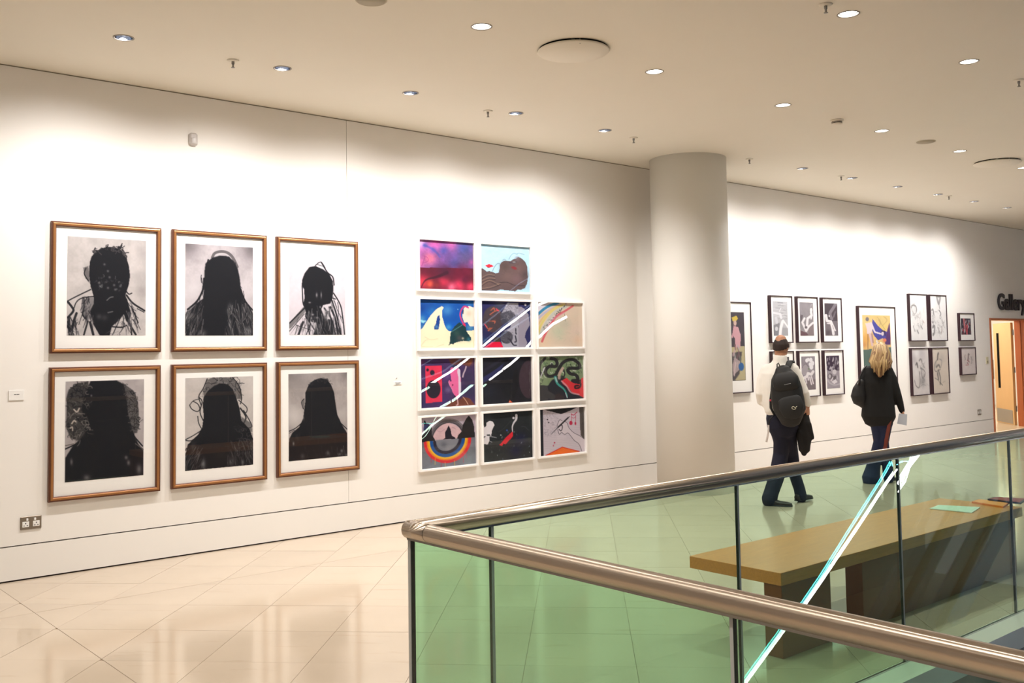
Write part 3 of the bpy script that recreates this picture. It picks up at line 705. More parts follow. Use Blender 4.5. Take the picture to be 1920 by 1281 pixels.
# --- eleven coloured sheets in white box frames ---
def c11():
    a = Art([(165,115),(1280,200),(1265,1165),(185,1130)], 110, 88, (128,82,150), 11)
    for b in ((200,240,170,(228,120,190)),(500,230,140,(225,100,175)),(850,240,130,(220,105,175)),(215,200,80,(232,190,238)),(400,520,130,(248,125,150)),(200,600,110,(235,120,175)),(690,360,90,(66,78,160)),(1100,310,170,(58,80,150)),(300,245,60,(80,90,170)),(900,620,160,(70,80,150)),(470,340,70,(105,85,170)),(1120,520,160,(85,78,122)),(780,480,120,(112,80,150)),(1240,600,60,(170,80,150))): a.blob(b[0], b[1], b[2], b[3], .85)
    a.curve([(280,240),(420,300),(540,400),(600,480)], 45, (78,78,165), .6).mottle(.10)
    a.curve([(300,478),(275,560),(235,680)], 9, (140,50,120)).curve([(250,470),(320,478),(368,530),(350,580),(270,612)], 9, (150,55,120))
    a.fill([(150,702),(1300,722),(1300,1180),(150,1150)], (100,26,48))
    for b in ((240,1000,120,(252,62,88)),(680,980,110,(245,58,88)),(990,1050,110,(245,60,100)),(1210,1090,90,(250,60,100)),(400,1040,80,(240,95,70)),(540,1060,60,(150,50,50)),(1100,940,70,(90,30,60)),(700,780,160,(70,28,52)),(1050,800,160,(105,22,50)),(840,1100,80,(250,110,140))): a.blob(b[0], b[1], b[2], b[3], .85)
    a.curve([(230,1110),(320,960),(560,890),(740,810)], (14, 70), (56,22,38), .75).mottle(.14, 9, 8); return a
def c12():
    a = Art([(135,110),(1190,190),(1155,1145),(145,1115)], 110, 88, (184,222,242), 12).mottle(.05).curls([(150,150),(750,180),(700,420),(150,520)], 40, 60, 5, [(150,190,215)], .4)
    bd = [(140,640),(190,645),(220,665),(270,712),(330,705),(390,718),(470,752),(530,735),(550,650),(560,570),(600,505),(640,485),(700,480),(780,492),(850,442),(900,440),(950,395),(1020,425),(1090,495),(1130,600),(1132,850),(1112,960),(1060,1060),(960,1097),(900,1092),(860,1128),(740,1112),(560,1088),(470,1118),(140,1114)]
    a.fill(bd, (98,80,80))
    for b in ((700,820,150,(120,96,92)),(900,880,120,(128,100,104)),(950,650,110,(118,92,90)),(660,600,90,(86,70,66)),(260,960,120,(112,86,80)),(1080,780,70,(80,66,70)),(930,430,50,(130,110,120))): a.blob(b[0], b[1], b[2], b[3], .7)
    for p in ([(150,860),(300,780),(440,790)], [(150,920),(320,850),(450,860)], [(160,1000),(330,900),(520,980)], [(150,1070),(350,1040),(560,960)]): a.curve(p, 12, (168,142,118), .6).curve([(x, y+30) for x, y in p], 18, (62,50,52), .6)
    a.curve([(540,950),(700,940),(850,1000),(1060,1010)], 14, (58,48,54), .8).curve([(760,520),(860,530),(900,500)], 20, (70,66,80), .8).disc(860,510,34,(150,150,150),.7,18)
    a.fill([(780,610),(860,600),(920,640),(890,680),(830,660)], (140,44,52), .85, 3).curls(bd, 60, 60, 7, [(70,56,58), (130,106,102)], .35)
    a.fill([(240,590),(320,556),(370,563),(435,602),(375,622),(320,636)], (218,46,66)).fill([(285,622),(330,618),(330,636),(310,634)], (60,10,25))
    a.curve([(400,705),(450,605),(510,543),(562,548)], 9, (70,92,104)).curve([(750,452),(800,362),(860,320),(930,332),(970,314),(1080,342)], 8, (80,100,112)).curve([(620,470),(655,445),(690,475)], 8, (90,105,115)); return a
def c21():
    a = Art([(188,105),(1300,150),(1300,1140),(190,1140)], 110, 88, (18,88,180), 21)
    for b in ((760,350,110,(80,150,210)),(860,700,150,(8,95,200)),(240,520,70,(90,165,205)),(450,360,100,(40,120,190)),(230,680,60,(70,130,185)),(1200,230,80,(60,130,200)),(350,200,120,(30,80,160)),(780,700,60,(80,170,220)),(1220,720,80,(110,170,200)),(240,300,80,(14,60,140))): a.blob(b[0], b[1], b[2], b[3], .75)
    a.mottle(.08).fill([(215,540),(330,560),(280,610),(225,600)], (175,240,248), .9, 4).disc(975,330,10,(160,210,240))
    a.fill([(180,765),(250,720),(330,590),(420,450),(520,340),(600,285),(650,260),(688,290),(655,345),(655,490),(700,650),(740,742),(790,785),(870,782),(1310,775),(1310,1160),(180,1160)], (255,248,212))
    a.fill([(600,445),(612,540),(580,742),(485,742),(488,680),(520,640),(545,520),(560,470)], (24,66,150)).blob(540,690,40,(90,150,200),.8)
    a.fill([(1120,280),(1220,268),(1310,300),(1310,690),(1220,692),(1190,640),(1165,600),(1100,612),(1070,500),(1075,360)], (255,236,218)).blob(1200,420,60,(250,205,180),.8)
    a.curve([(1190,300),(1110,270),(1045,345),(1022,450),(1050,560),(1090,640),(1105,690)], 30, (214,66,128)).curve([(1085,350),(1080,420)], 18, (30,35,70)).fill([(1060,650),(1120,620),(1132,700),(1100,690)], (225,50,90))
    a.fill([(825,805),(900,690),(1000,600),(1060,645),(1130,700),(1150,800),(1232,920),(1236,985),(1170,1002),(1080,990),(990,1005),(900,1035),(872,1065),(830,1048),(760,1102),(800,1040),(812,900)], (26,62,68))
    a.blob(1000,930,60,(88,80,84),.8).blob(1070,940,24,(215,200,170),.9).blob(1190,960,40,(50,120,140),.9).blob(950,830,60,(60,90,80),.6).curve([(830,805),(1060,660)], 10, (120,190,190),.8)
    for p in ([(200,1110),(300,980),(360,960)], [(230,1100),(460,1105)], [(500,1120),(680,1060)], [(300,900),(420,960),(560,940)]): a.curve(p, 12, (248,205,160), .6)
    return a
def c22():
    a = Art([(148,130),(1170,155),(1180,1110),(155,1115)], 110, 88, (42,42,92), 22).mottle(.14)
    a.disc(400,520,205,(74,64,70),1,275).blob(540,220,120,(90,95,105),.7).blob(220,950,60,(40,80,130),.7)
    for p in ([(360,330),(420,280),(430,330)], [(340,420),(440,350),(520,330)], [(330,560),(440,560),(430,600)], [(250,640),(300,720),(340,700)], [(300,760),(380,700)]): a.curve(p, 20, (215,110,80), .85)
    a.curve([(470,300),(510,340)], 22, (225,60,95)).curve([(230,620),(270,680)], 20, (225,80,110)).curls([(250,300),(560,300),(560,760),(250,760)], 60, 50, 9, [(60,46,48), (150,80,64), (90,70,66)], .5)
    a.fill([(700,175),(925,178),(930,1115),(600,1115),(548,880),(640,760),(760,690),(770,640),(560,420)], (172,170,184)).fill([(560,390),(760,330),(880,450),(760,560),(600,640),(560,560)], (72,72,84), .9, 6)
    a.curls([(640,200),(890,200),(890,520),(640,520)], 50, 90, 8, [(80,78,90), (120,118,130), (200,198,210)], .7)
    a.fill([(928,250),(990,255),(1060,305),(1140,420),(1165,640),(1080,790),(1058,900),(1110,1010),(1092,1112),(928,1112)], (158,152,168)).curve([(1010,690),(1080,560),(1070,480)], 5, (190,120,140), .7)
    a.disc(680,900,128,(78,76,88),.95,135).curls([(560,780),(800,780),(800,1020),(560,1020)], 50, 60, 7, [(40,40,50), (130,130,140)], .6)
    for p in ([(870,720),(870,770)], [(870,800),(880,830)], [(860,870),(880,980),(850,1000)], [(750,950),(820,1060),(880,1070)]): a.curve(p, 26, (48,46,60))
    a.disc(1075,215,22,(240,240,250)).fill([(400,960),(450,900),(540,890),(545,1000),(440,1000)], (70,62,50)).fill([(210,1112),(380,990),(550,1000),(615,1112)], (228,18,62)); return a
def c23():
    a = Art([(160,105),(1210,130),(1190,1135),(175,1145)], 110, 88, (232,212,190), 23)
    for b in ((650,800,170,(205,214,186)),(1050,800,180,(236,214,198)),(800,600,120,(205,200,180)),(300,1050,160,(240,212,180)),(1100,1000,100,(238,205,175))): a.blob(b[0], b[1], b[2], b[3], .8)
    a.fill([(160,100),(640,100),(170,420)], (240,236,245)).curve([(175,250),(320,190),(460,120)], 60, (228,222,234))
    a.curve([(175,400),(330,262),(480,175),(650,125)], 66, (64,144,188)).curve([(175,500),(350,350),(540,230),(700,150)], 46, (196,190,214)).curve([(185,640),(300,470),(430,340),(560,240),(700,170)], 40, (232,200,140))
    a.curve([(195,850),(230,690),(340,500),(480,340),(650,215),(800,160)], 52, (232,216,130)).curve([(235,870),(310,700),(440,500),(600,320),(840,200)], 62, (206,208,200))
    a.curve([(270,900),(360,720),(520,500),(640,400)], 40, (226,210,226), .8)
    for k in range(70):
        t = a.rd.random(); x = 240+600*t+a.rd.uniform(-35, 35); y = 860-690*t**.75+a.rd.uniform(-35, 35); a.line([(x, y), (x+a.rd.uniform(4, 22), y-a.rd.uniform(4, 26))], a.rd.uniform(6, 16), a.rd.choice([(50,55,50), (40,44,44), (160,165,160), (235,235,240)]), .85)
    a.curve([(275,1020),(350,850),(520,560),(650,410),(800,320),(1000,190)], 48, (224,92,104), .85).curve([(540,520),(660,430),(790,350)], 30, (230,150,170), .6).curve([(800,380),(815,550)], 9, (100,110,100))
    a.curls([(450,700),(1100,400),(1150,1000),(500,1050)], 50, 120, 7, [(196,206,180), (214,190,170), (176,186,160)], .4); return a
def c31():
    a = Art([(190,175),(1275,150),(1290,1115),(205,1185)], 110, 88, (78,54,104), 31)
    for b in ((300,220,120,(70,55,110)),(230,250,60,(120,60,110)),(700,500,90,(120,80,150)),(250,1100,150,(60,50,110)),(680,1050,100,(70,60,120)),(760,800,60,(130,110,160)),(230,600,60,(110,80,140)),(1150,550,160,(68,60,92)),(1150,850,150,(58,58,88)),(880,300,60,(20,50,80))): a.blob(b[0], b[1], b[2], b[3], .8)
    a.fill([(760,175),(1270,150),(1220,250),(1180,330),(1000,280),(860,300),(800,260)], (112,66,58), .95, 6).blob(1190,240,60,(180,100,60),.7).mottle(.12)
    a.fill([(690,1150),(800,1040),(930,1020),(1080,950),(1180,980),(1290,1110),(1290,1160)], (124,70,52), .95, 5).fill([(305,320),(632,312),(642,1045),(310,1080)], (240,58,92)).mottle(.05, 9, 9)
    a.disc(345,398,27,(48,30,52),1,32).disc(440,455,46,(52,36,58),1,54).disc(465,795,140,(44,38,54),1,186)
    a.fill([(795,370),(830,345),(870,365),(930,350),(980,380),(1000,500),(1012,800),(985,960),(920,1000),(880,912),(840,850),(820,760),(775,700),(765,620),(785,610),(805,640),(820,620),(800,480)], (244,112,172)).fill([(960,360),(990,400),(1012,800),(985,960),(960,960),(960,560),(930,420)], (236,220,240)).fill([(830,680),(860,700),(835,730)], (110,30,70))
    a.curve([(760,640),(790,720),(850,820)], 12, (240,160,200)).curve([(1110,330),(1090,400),(1060,470),(1045,540)], 26, (222,200,214), .9).curve([(1050,950),(1110,1030),(1150,1100)], 12, (236,190,160)).curve([(940,1000),(950,1100),(920,1120)], 22, (225,180,180)).curve([(890,930),(905,1020)], 20, (25,22,35)); return a
def c32():
    a = Art([(155,155),(1180,140),(1190,1085),(170,1150)], 110, 88, (34,34,42), 32)
    a.curve([(150,660),(500,440),(850,150)], 110, (54,58,112), .8).curve([(150,480),(600,180)], 60, (48,48,66), .7).disc(1140,620,205,(72,56,66),.9,400).disc(740,620,190,(28,29,34),.8,430).blob(320,900,140,(40,44,60),.6).mottle(.10)
    a.fill([(715,1108),(745,1055),(795,1100)], (232,84,50)).blob(745,1090,14,(250,220,170),.8).curve([(370,650),(520,650)], 18, (70,72,78), .6); return a
def c33():
    a = Art([(180,130),(1165,115),(1160,1075),(190,1125)], 110, 88, (44,44,52), 33)
    a.fill([(180,130),(1165,115),(1165,620),(1000,700),(880,700),(700,560),(600,600),(480,660),(400,780),(230,780),(190,600)], (128,150,112), 1, 10)
    a.curls([(190,140),(1150,130),(1150,560),(420,640),(240,780),(190,600)], 120, 70, 13, [(44,48,44), (180,190,160), (96,130,90), (60,64,60), (225,230,220)], .8)
    for p, w in (([(470,180),(560,200),(600,290),(560,360),(440,350),(360,420),(350,520),(430,580),(560,540),(640,400),(720,280),(850,210),(980,220),(1090,320),(1060,400),(900,400),(830,440),(880,520),(1010,560),(1040,660),(930,680)],72), ([(330,180),(230,300),(210,450),(260,540)],60), ([(1040,660),(1100,740),(1080,830),(990,850),(985,800),(1050,790)],44), ([(540,560),(700,620),(760,540),(740,420)],26)):
        a.curve(p, w, (44,42,46), .97)
    a.curve([(640,620),(650,520),(720,400)], 60, (214,180,170), .8).disc(480,290,34,(200,205,200),.9,26).disc(485,300,20,(40,42,46))
    for k in range(9): a.line([(330-k*12, 380+k*28), (300-k*8, 420+k*24)], 22, (205,208,212))
    a.fill([(688,680),(800,618),(880,690),(960,740),(1060,760),(1110,740),(1112,640),(1165,605),(1165,1065),(1060,1000),(920,945),(850,850),(720,760)], (228,58,66)).curve([(690,690),(800,800),(890,940),(1060,990)], 34, (224,170,180), .8)
    a.curve([(1040,680),(1098,745),(1080,830),(990,850),(985,800),(1050,790)], 40, (60,36,42)).curve([(555,600),(600,740),(740,870),(800,1000),(805,1060)], (60, 14), (70,160,150)).curve([(560,610),(590,700)], 30, (190,215,220), .8).curve([(770,950),(805,1055)], 14, (215,215,225)); return a
def c41():
    a = Art([(185,190),(1220,115),(1205,1025),(195,1140)], 110, 96, (198,184,200), 41).mottle(.06)
    def el(rx, ry, w, c, t0, t1, cx=690, cy=600):
        a.curve([(cx+rx*math.cos(t0+(t1-t0)*k/14), cy-45*(math.cos(t0+(t1-t0)*k/14))+ry*math.sin(t0+(t1-t0)*k/14)) for k in range(15)], w, c)
    a.disc(690,560,290,(226,190,196),1,275); el(325,355,85,(104,98,104),math.pi,2*math.pi); el(300,320,14,(60,54,62),math.pi,2*math.pi); el(345,385,10,(160,152,158),math.pi,2*math.pi)
    a.curve([(480,420),(560,450),(640,400)], 9, (190,150,160)).curve([(780,360),(850,400)], 9, (190,150,160))
    a.fill([(185,650),(460,615),(880,575),(1210,548),(1210,1040),(190,1150)], (122,126,138)).mottle(.10)
    a.fill([(450,610),(880,572),(900,700),(780,800),(620,790),(520,720)], (140,142,152), .9, 6).blob(620,690,60,(96,98,112),.7).blob(700,770,50,(150,152,160),.7)
    for rx, ry, w, c in ((412,392,62,(232,46,58)), (358,340,56,(252,196,40)), (372,356,20,(245,140,40)), (298,285,58,(26,84,160)), (240,228,56,(48,42,60))): el(rx, ry, w, c, 0, math.pi)
    for x, y, c in ((385,900,(190,50,80)),(570,1000,(190,50,80)),(460,940,(220,200,90)),(810,980,(220,200,90)),(975,900,(200,60,80)),(640,1010,(220,200,120)),(1030,820,(190,80,110))): a.line([(x, y), (x+a.rd.uniform(-8, 8), y+110)], 12, c, .7)
    a.fill([(195,648),(198,540),(260,455),(248,370),(252,240),(275,236),(300,300),(330,290),(395,370),(402,520),(440,565),(462,615)], (40,36,40)).fill([(250,330),(300,310),(330,290),(350,320),(290,400),(240,440)], (52,58,110), .9, 3)
    a.fill([(600,592),(650,562),(650,450),(680,400),(712,325),(750,400),(770,520),(830,552),(832,580)], (40,32,44)).fill([(870,578),(880,530),(905,490),(960,440),(980,320),(1040,210),(1100,145),(1160,220),(1190,340),(1202,548)], (42,38,40)); return a
def c42():
    a = Art([(163,175),(1110,110),(1125,990),(180,1095)], 110, 96, (40,44,48), 42).mottle(.10)
    a.blob(900,650,120,(34,34,72),.8).blob(800,880,110,(28,28,66),.8).blob(250,230,80,(58,66,76),.6).curve([(920,420),(980,420),(1040,480)], 16, (70,74,88), .6)
    for k in range(26): x, y = a.rd.uniform(230, 1090), a.rd.uniform(500, 1020); a.line([(x, y), (x+a.rd.uniform(-22, 22), y+a.rd.uniform(8, 30))], a.rd.uniform(5, 11), a.rd.choice([(120,130,150), (90,100,110), (190,195,205)]), .8)
    a.disc(637,490,16,(60,90,180)).disc(520,580,12,(180,190,195))
    a.fill([(165,390),(195,400),(200,440),(240,410),(245,345),(310,310),(370,330),(397,390),(350,492),(335,590),(300,602),(300,690),(272,755),(190,745),(176,700),(190,640),(232,604),(176,610),(165,500),(190,455),(163,455)], (240,236,243)).line([(265,580),(305,580)], 26, (40,44,48))
    a.line([(290,600),(430,625)], 9, (210,212,220)).line([(300,690),(350,712)], 9, (210,212,220))
    a.fill([(735,515),(750,520),(750,600),(620,742),(592,748),(572,735),(540,786),(495,765),(600,640)], (228,40,56)).curve([(745,515),(738,430),(765,350),(812,280),(815,205)], (14, 46), (228,226,236)).disc(762,256,22,(230,228,238)).curve([(470,520),(560,470),(720,300)], 5, (110,116,110), .7); return a
def c43():
    a = Art([(178,150),(1075,90),(1080,970),(195,1065)], 110, 100, (218,208,220), 43)
    for k in range(26): y = 190+k*34; a.curve([(265, y+14), (480, y), (700, y-6), (1000, y-30)], 6, (182,176,192), .7)
    a.curls([(275,180),(560,210),(560,640),(275,680)], 110, 50, 6, [(120,118,136), (160,156,172)], .6)
    a.fill([(170,145),(262,150),(275,1060),(190,1070)], (46,48,56)).fill([(275,148),(975,88),(800,172),(620,240),(440,190)], (42,40,44)).fill([(985,95),(1085,85),(1085,735),(1030,690),(1002,660)], (84,78,76)).curve([(1035,95),(1040,660)], 12, (60,54,56))
    a.fill([(560,430),(600,345),(660,380),(720,390),(760,480),(830,570),(950,650),(1080,740),(1080,970),(1020,960),(960,830),(850,740),(750,610),(690,640),(630,600),(590,640),(560,560)], (226,216,226))
    for p in ([(540,480),(570,390),(600,348),(640,372)], [(700,388),(745,420),(770,500),(860,600),(990,670),(1080,735)], [(555,545),(575,620),(590,640),(630,602),(690,642),(750,610),(800,660),(880,760),(960,820),(1005,910),(1020,965)]): a.curve(p, 9, (80,72,84))
    a.curve([(600,470),(640,460),(640,530),(615,570),(580,540)], 16, (64,56,66)).line([(560,500),(760,310)], 28, (26,22,28)).line([(740,320),(792,288)], 12, (60,54,62)).line([(560,500),(420,640)], (16, 8), (70,66,76))
    for x, y in ((350,345),(375,405)): a.disc(x, y, 14, (30,28,36), 1, 12)
    a.disc(815,415,32,(200,50,84),1,42).disc(905,425,18,(200,50,84),1,32).line([(828,400),(828,240)], 9, (200,60,90)).line([(910,420),(912,260)], 8, (200,60,90)).curve([(825,235),(870,258),(935,200)], 16, (200,60,90)).curve([(835,305),(870,318),(912,290)], 8, (200,60,90))
    a.disc(490,802,14,(190,40,80)).disc(465,862,11,(200,60,90)).line([(480,815),(470,860)], 5, (210,80,110))
    a.fill([(318,1052),(640,888),(975,972),(960,985)], (250,118,42)).line([(318,1050),(640,888),(975,972)], 16, (222,50,50)); return a
CX = [5.628, 6.415, 7.212]; CZ = [2.255, 1.658, 1.068, .470]; CH = [.535, .535, .530, .548]
sheets = [
 (c11, 0, 0, 'white framed picture of a purple and pink sky over a red ground'),
 (c12, 1, 0, 'white framed picture of a brown reclining head with red lips on pale blue'),
 (c21, 0, 1, 'white framed picture of a cream peak and dark rock against deep blue'),
 (c22, 1, 1, 'white framed picture of grey and brown heads on navy above a red triangle'),
 (c23, 2, 1, 'white framed picture of rainbow bands sweeping over pale sand'),
 (c31, 0, 2, 'white framed picture of a red loudspeaker box beside a pink bird shape'),
 (c32, 1, 2, 'white framed picture that is almost all black with a tiny flame at the bottom'),
 (c33, 2, 2, 'white framed picture of black coils over green with a red patch'),
 (c41, 0, 3, 'white framed picture of an upturned rainbow beneath black rocks'),
 (c42, 1, 3, 'white framed picture of a white hand shape and red cigar on black'),
 (c43, 2, 3, 'white framed picture of a hand with a brush over ruled paper and orange triangle')]
for fn, i, r, lb in sheets:
    x0 = CX[i]; x1 = x0+.738; z0 = CZ[r]; z1 = z0+CH[r]
    picture('framed_picture', lb, 'framed picture', 'coloured pictures in white box frames', x0, x1, z0, z1, 'white', fn(), (x0+.022, x1-.022, z0+.024, z1-.020), .80)

# --- far wall prints in dark box frames ---
G_ = (236,232,234)
def r1():
    a = Art([(250,245),(575,265),(598,1020),(265,1020)], 40, 84, (196,196,200), 51)
    for k in range(34): y = a.rd.uniform(250, 640); x = a.rd.uniform(240, 500); a.curve([(x, y), (x+50, y+a.rd.uniform(-14, 14)), (x+110, y+8)], a.rd.uniform(8, 18), a.rd.choice([(150,150,156), (222,222,226), (170,170,176)]), .7)
    a.fill([(460,830),(590,850),(600,1020),(460,1020)], (170,170,174), .9, 4).fill([(260,780),(400,720),(390,1020),(265,1020)], (128,128,134), .8, 8)
    a.line([(410,1000),(425,860),(470,700)], 62, (246,244,246)).line([(480,670),(600,840)], 34, (248,246,248)).line([(260,500),(420,530),(440,620)], 48, (236,236,240), .9).line([(320,620),(340,720)], 60, (220,220,226), .9).line([(430,400),(400,470)], 14, (240,240,244)).disc(330,860,36,(226,226,230),.9,50); return a
def r2_():
    a = Art([(832,262),(1145,270),(1168,1015),(860,1015)], 40, 84, (152,146,150), 52).mottle(.08)
    a.fill([(860,900),(1000,950),(1060,1015),(860,1015)], (112,84,92)).fill([(1040,850),(1168,700),(1168,1015),(1030,1015)], (138,124,126)).fill([(860,540),(920,560),(880,700),(860,860)], (96,86,92), .8)
    a.disc(1102,440,28,G_,1,50).line([(1100,490),(1115,560),(1020,630),(1010,790)], 52, G_).line([(950,630),(900,720),(940,800),(990,910),(1050,810),(1140,730)], 46, G_).line([(1120,560),(1100,640)], 26, G_).disc(985,830,30,(110,98,104)).curve([(1120,300),(1090,360)], 10, (190,186,190)); return a
def r3():
    a = Art([(1392,285),(1683,290),(1708,1015),(1418,1015)], 38, 84, (84,74,82), 53).mottle(.12)
    a.fill([(1400,690),(1700,690),(1708,1015),(1418,1015)], (124,116,122)).blob(1480,950,60,(80,70,76),.7).curve([(1650,300),(1590,400),(1520,520),(1560,640)], 66, (150,144,152), .8).curve([(1600,600),(1640,480)], 30, (140,134,142), .7)
    a.line([(1430,560),(1450,680),(1540,700),(1580,850),(1600,980)], 58, G_).line([(1560,720),(1640,900)], 34, G_).line([(1460,740),(1520,745)], 24, G_).disc(1502,575,16,G_).curve([(1580,790),(1600,870)], 8, (90,80,90)); return a
def r4():
    a = Art([(250,290),(600,290),(610,1000),(260,1000)], 40, 84, (150,146,150), 54).mottle(.14)
    a.disc(430,520,70,G_,.9,120).line([(430,620),(380,800),(420,950)], 60, G_, .9).fill([(480,290),(610,290),(610,480)], (80,76,82)); return a
def r5():
    a = Art([(848,275),(1163,265),(1180,990),(864,1005)], 40, 84, (152,144,152), 55).mottle(.07)
    a.fill([(864,820),(1180,760),(1180,990),(864,1005)], (128,116,120)).disc(930,560,84,(172,164,170),1,120).curve([(870,520),(900,460),(960,440),(1010,500)], 10, (110,100,110))
    for x, y, r in ((975,360,34),(1010,340,30),(1070,350,40),(1110,420,40),(1080,500,44),(1050,440,30)): a.disc(x, y, r, (242,240,244), 1, r*1.3)
    a.line([(1120,600),(1080,660),(1000,640),(980,700),(900,740)], 60, (240,234,236))
    for p in ([(940,740),(965,850)], [(1040,720),(1078,880)], [(1080,710),(1122,860)], [(1000,720),(1010,780)]): a.line(p, 28, (238,230,234))
    a.disc(1020,540,20,(120,140,110)); return a
def r6():
    a = Art([(1385,262),(1678,252),(1698,960),(1420,972)], 38, 84, (66,50,70), 56)
    for k in range(30): x, y = a.rd.uniform(1390, 1690), a.rd.uniform(270, 600); a.line([(x, y), (x+a.rd.uniform(-25, 25), y+a.rd.uniform(20, 80))], a.rd.uniform(16, 36), a.rd.choice([(206,200,206), (150,144,152), (190,184,190), (110,100,112)]), .85)
    a.fill([(1400,600),(1698,590),(1698,960),(1420,972)], (166,158,166)).disc(1575,620,46,(214,208,212),1,56).disc(1480,715,54,(104,94,102),1,64).disc(1470,715,26,(200,194,198),1,44).fill([(1540,720),(1620,700),(1600,790),(1550,790)], (100,92,98)).line([(1540,740),(1500,810)], 20, (236,230,234)).fill([(1510,830),(1600,780),(1640,840),(1570,880)], (232,226,230)).curve([(1425,790),(1480,860),(1580,900),(1690,880)], 30, (200,194,200), .8).curve([(1630,700),(1650,780)], 10, (220,214,218)); return a
def rl():
    a = Art([(0,0),(100,0),(100,100),(0,100)], 74, 100, (84,78,86), 57).mottle(.10)
    a.fill([(0,52),(100,50),(100,100),(0,100)], (200,190,150)).fill([(40,60),(92,58),(84,90),(70,100),(20,100)], (86,80,86), .95, 2).fill([(0,55),(40,60),(20,100),(0,100)], (96,90,92))
    a.fill([(68,8),(80,5),(84,9),(78,14),(70,13)], (222,196,90)).disc(76,16,4,(222,190,180),1,4).fill([(72,20),(84,22),(90,34),(88,52),(76,52),(74,38),(68,32)], (222,172,180)).line([(74,26),(68,36),(60,34)], 4, (222,172,180))
    for k in range(26): x, y = a.rd.uniform(48, 86), a.rd.uniform(44, 76); a.line([(x, y), (x+a.rd.uniform(-5, 5), y+6)], a.rd.uniform(2, 5), a.rd.choice([(210,180,184), (150,110,116), (120,130,120), (190,190,190)]), .8)
    a.fill([(72,66),(86,72),(84,84),(76,88),(68,92),(66,78)], (210,190,190), .8).disc(89,80,7,(60,110,170),1,6).line([(74,74),(70,92)], 3, (220,200,200)); a.fill([(20,30),(40,26),(46,60),(30,64)], (190,150,150), .9); return a
def rw_():
    a = Art([(168,232),(560,235),(622,1075),(214,1078)], 78, 90, (244,208,140), 58)
    for b in ((450,300,110,(226,206,140)),(230,560,80,(246,180,90)),(540,560,60,(110,60,110)),(200,650,50,(220,150,90)),(480,420,60,(236,214,130))): a.blob(b[0], b[1], b[2], b[3], .75)
    for p in ([(380,260),(430,330),(400,400)], [(470,250),(520,300),(460,380)], [(400,300),(500,440)]): a.curve(p, 9, (190,160,110), .7)
    a.fill([(312,280),(350,330),(400,390),(470,450),(530,470),(560,330),(580,660),(520,660),(470,560),(400,590),(340,520),(310,440)], (84,84,172)).fill([(520,480),(555,340),(585,660),(500,650)], (100,60,116), .9, 4)
    a.fill([(180,728),(330,712),(600,690),(622,1078),(214,1078)], (96,120,112)).mottle(.06)
    a.disc(240,290,24,(130,124,130),1,30).fill([(215,350),(300,330),(320,420),(300,490),(245,500),(235,420)], (240,222,226)).line([(300,350),(350,470),(440,498)], 22, (240,226,230)).line([(255,500),(258,720)], 7, (120,80,70)).line([(280,500),(320,660)], 30, (232,200,200)).line([(310,500),(330,620)], 20, (190,150,150))
    a.disc(462,495,18,(236,222,222),1,30).curve([(450,460),(490,460),(500,520)], 14, (70,50,70)).disc(495,590,26,(240,140,100)).line([(380,600),(400,640)], 20, (240,236,240)); return a
def sk(seed, base, strokes, blobs=()):
    a = Art([(0,0),(100,0),(100,140),(0,140)], 40, 66, base, seed).mottle(.03)
    for x, y, r, c in blobs: a.blob(x, y, r, c, .7)
    for pts, w, c in strokes: a.curve(pts, w*.8, c, .62)
    return a
def s1():
    a = sk(61, (250,248,247), [([(10,40),(14,34),(30,33),(40,40),(38,52)],6,(90,88,88)), ([(8,70),(20,62),(50,66)],2,(120,118,116)), ([(12,44),(20,60)],3,(140,138,136)), ([(60,50),(64,60),(60,74)],2,(120,116,114)), ([(30,66),(54,70),(60,90)],2,(150,148,146)), ([(18,96),(24,112)],4,(90,90,90)), ([(40,110),(46,118)],6,(60,60,62)), ([(64,96),(70,104)],5,(60,58,60)), ([(84,40),(80,56)],2,(220,170,165)), ([(76,80),(82,86)],4,(150,110,100))])
    return a.curls([(8,34),(50,34),(76,60),(80,110),(20,118)], 40, 14, 1.6, [(150,148,148), (190,188,188), (110,108,108)], .7)
def s2():
    a = sk(62, (250,248,247), [([(44,2),(66,2),(58,22),(52,22),(44,2)],12,(120,118,120)), ([(56,22),(60,40)],5,(130,128,128)), ([(10,46),(18,44),(22,60)],7,(80,78,80)), ([(56,46),(66,56),(60,64)],5,(60,58,60)), ([(12,100),(24,96),(20,116),(12,124)],9,(80,78,80)), ([(44,100),(52,112)],4,(110,100,100)), ([(70,98),(66,118)],4,(120,90,80))])
    return a.curls([(6,50),(70,44),(84,90),(70,120),(10,124)], 50, 14, 1.8, [(150,148,148), (190,188,188), (100,98,98)], .7)
def s3():
    a = sk(63, (234,228,226), [([(24,48),(30,44),(34,56)],8,(40,38,40)), ([(44,36),(54,32),(60,40)],7,(110,106,108)), ([(12,96),(20,112),(36,118),(44,100),(42,70)],4,(70,68,70)), ([(50,60),(70,66),(76,78),(60,90),(54,70)],6,(120,116,118)), ([(60,44),(76,60)],4,(130,126,128)), ([(40,118),(60,110),(80,114)],2,(90,88,90))], [(60,100,16,(150,146,148)), (14,30,16,(190,184,188)), (60,16,18,(196,190,194)), (30,14,14,(255,255,255)), (26,74,12,(248,246,246)), (66,24,14,(220,214,216))])
    return a.curls([(46,40),(80,50),(80,112),(50,118)], 34, 14, 1.8, [(110,106,108), (170,166,168)], .6)
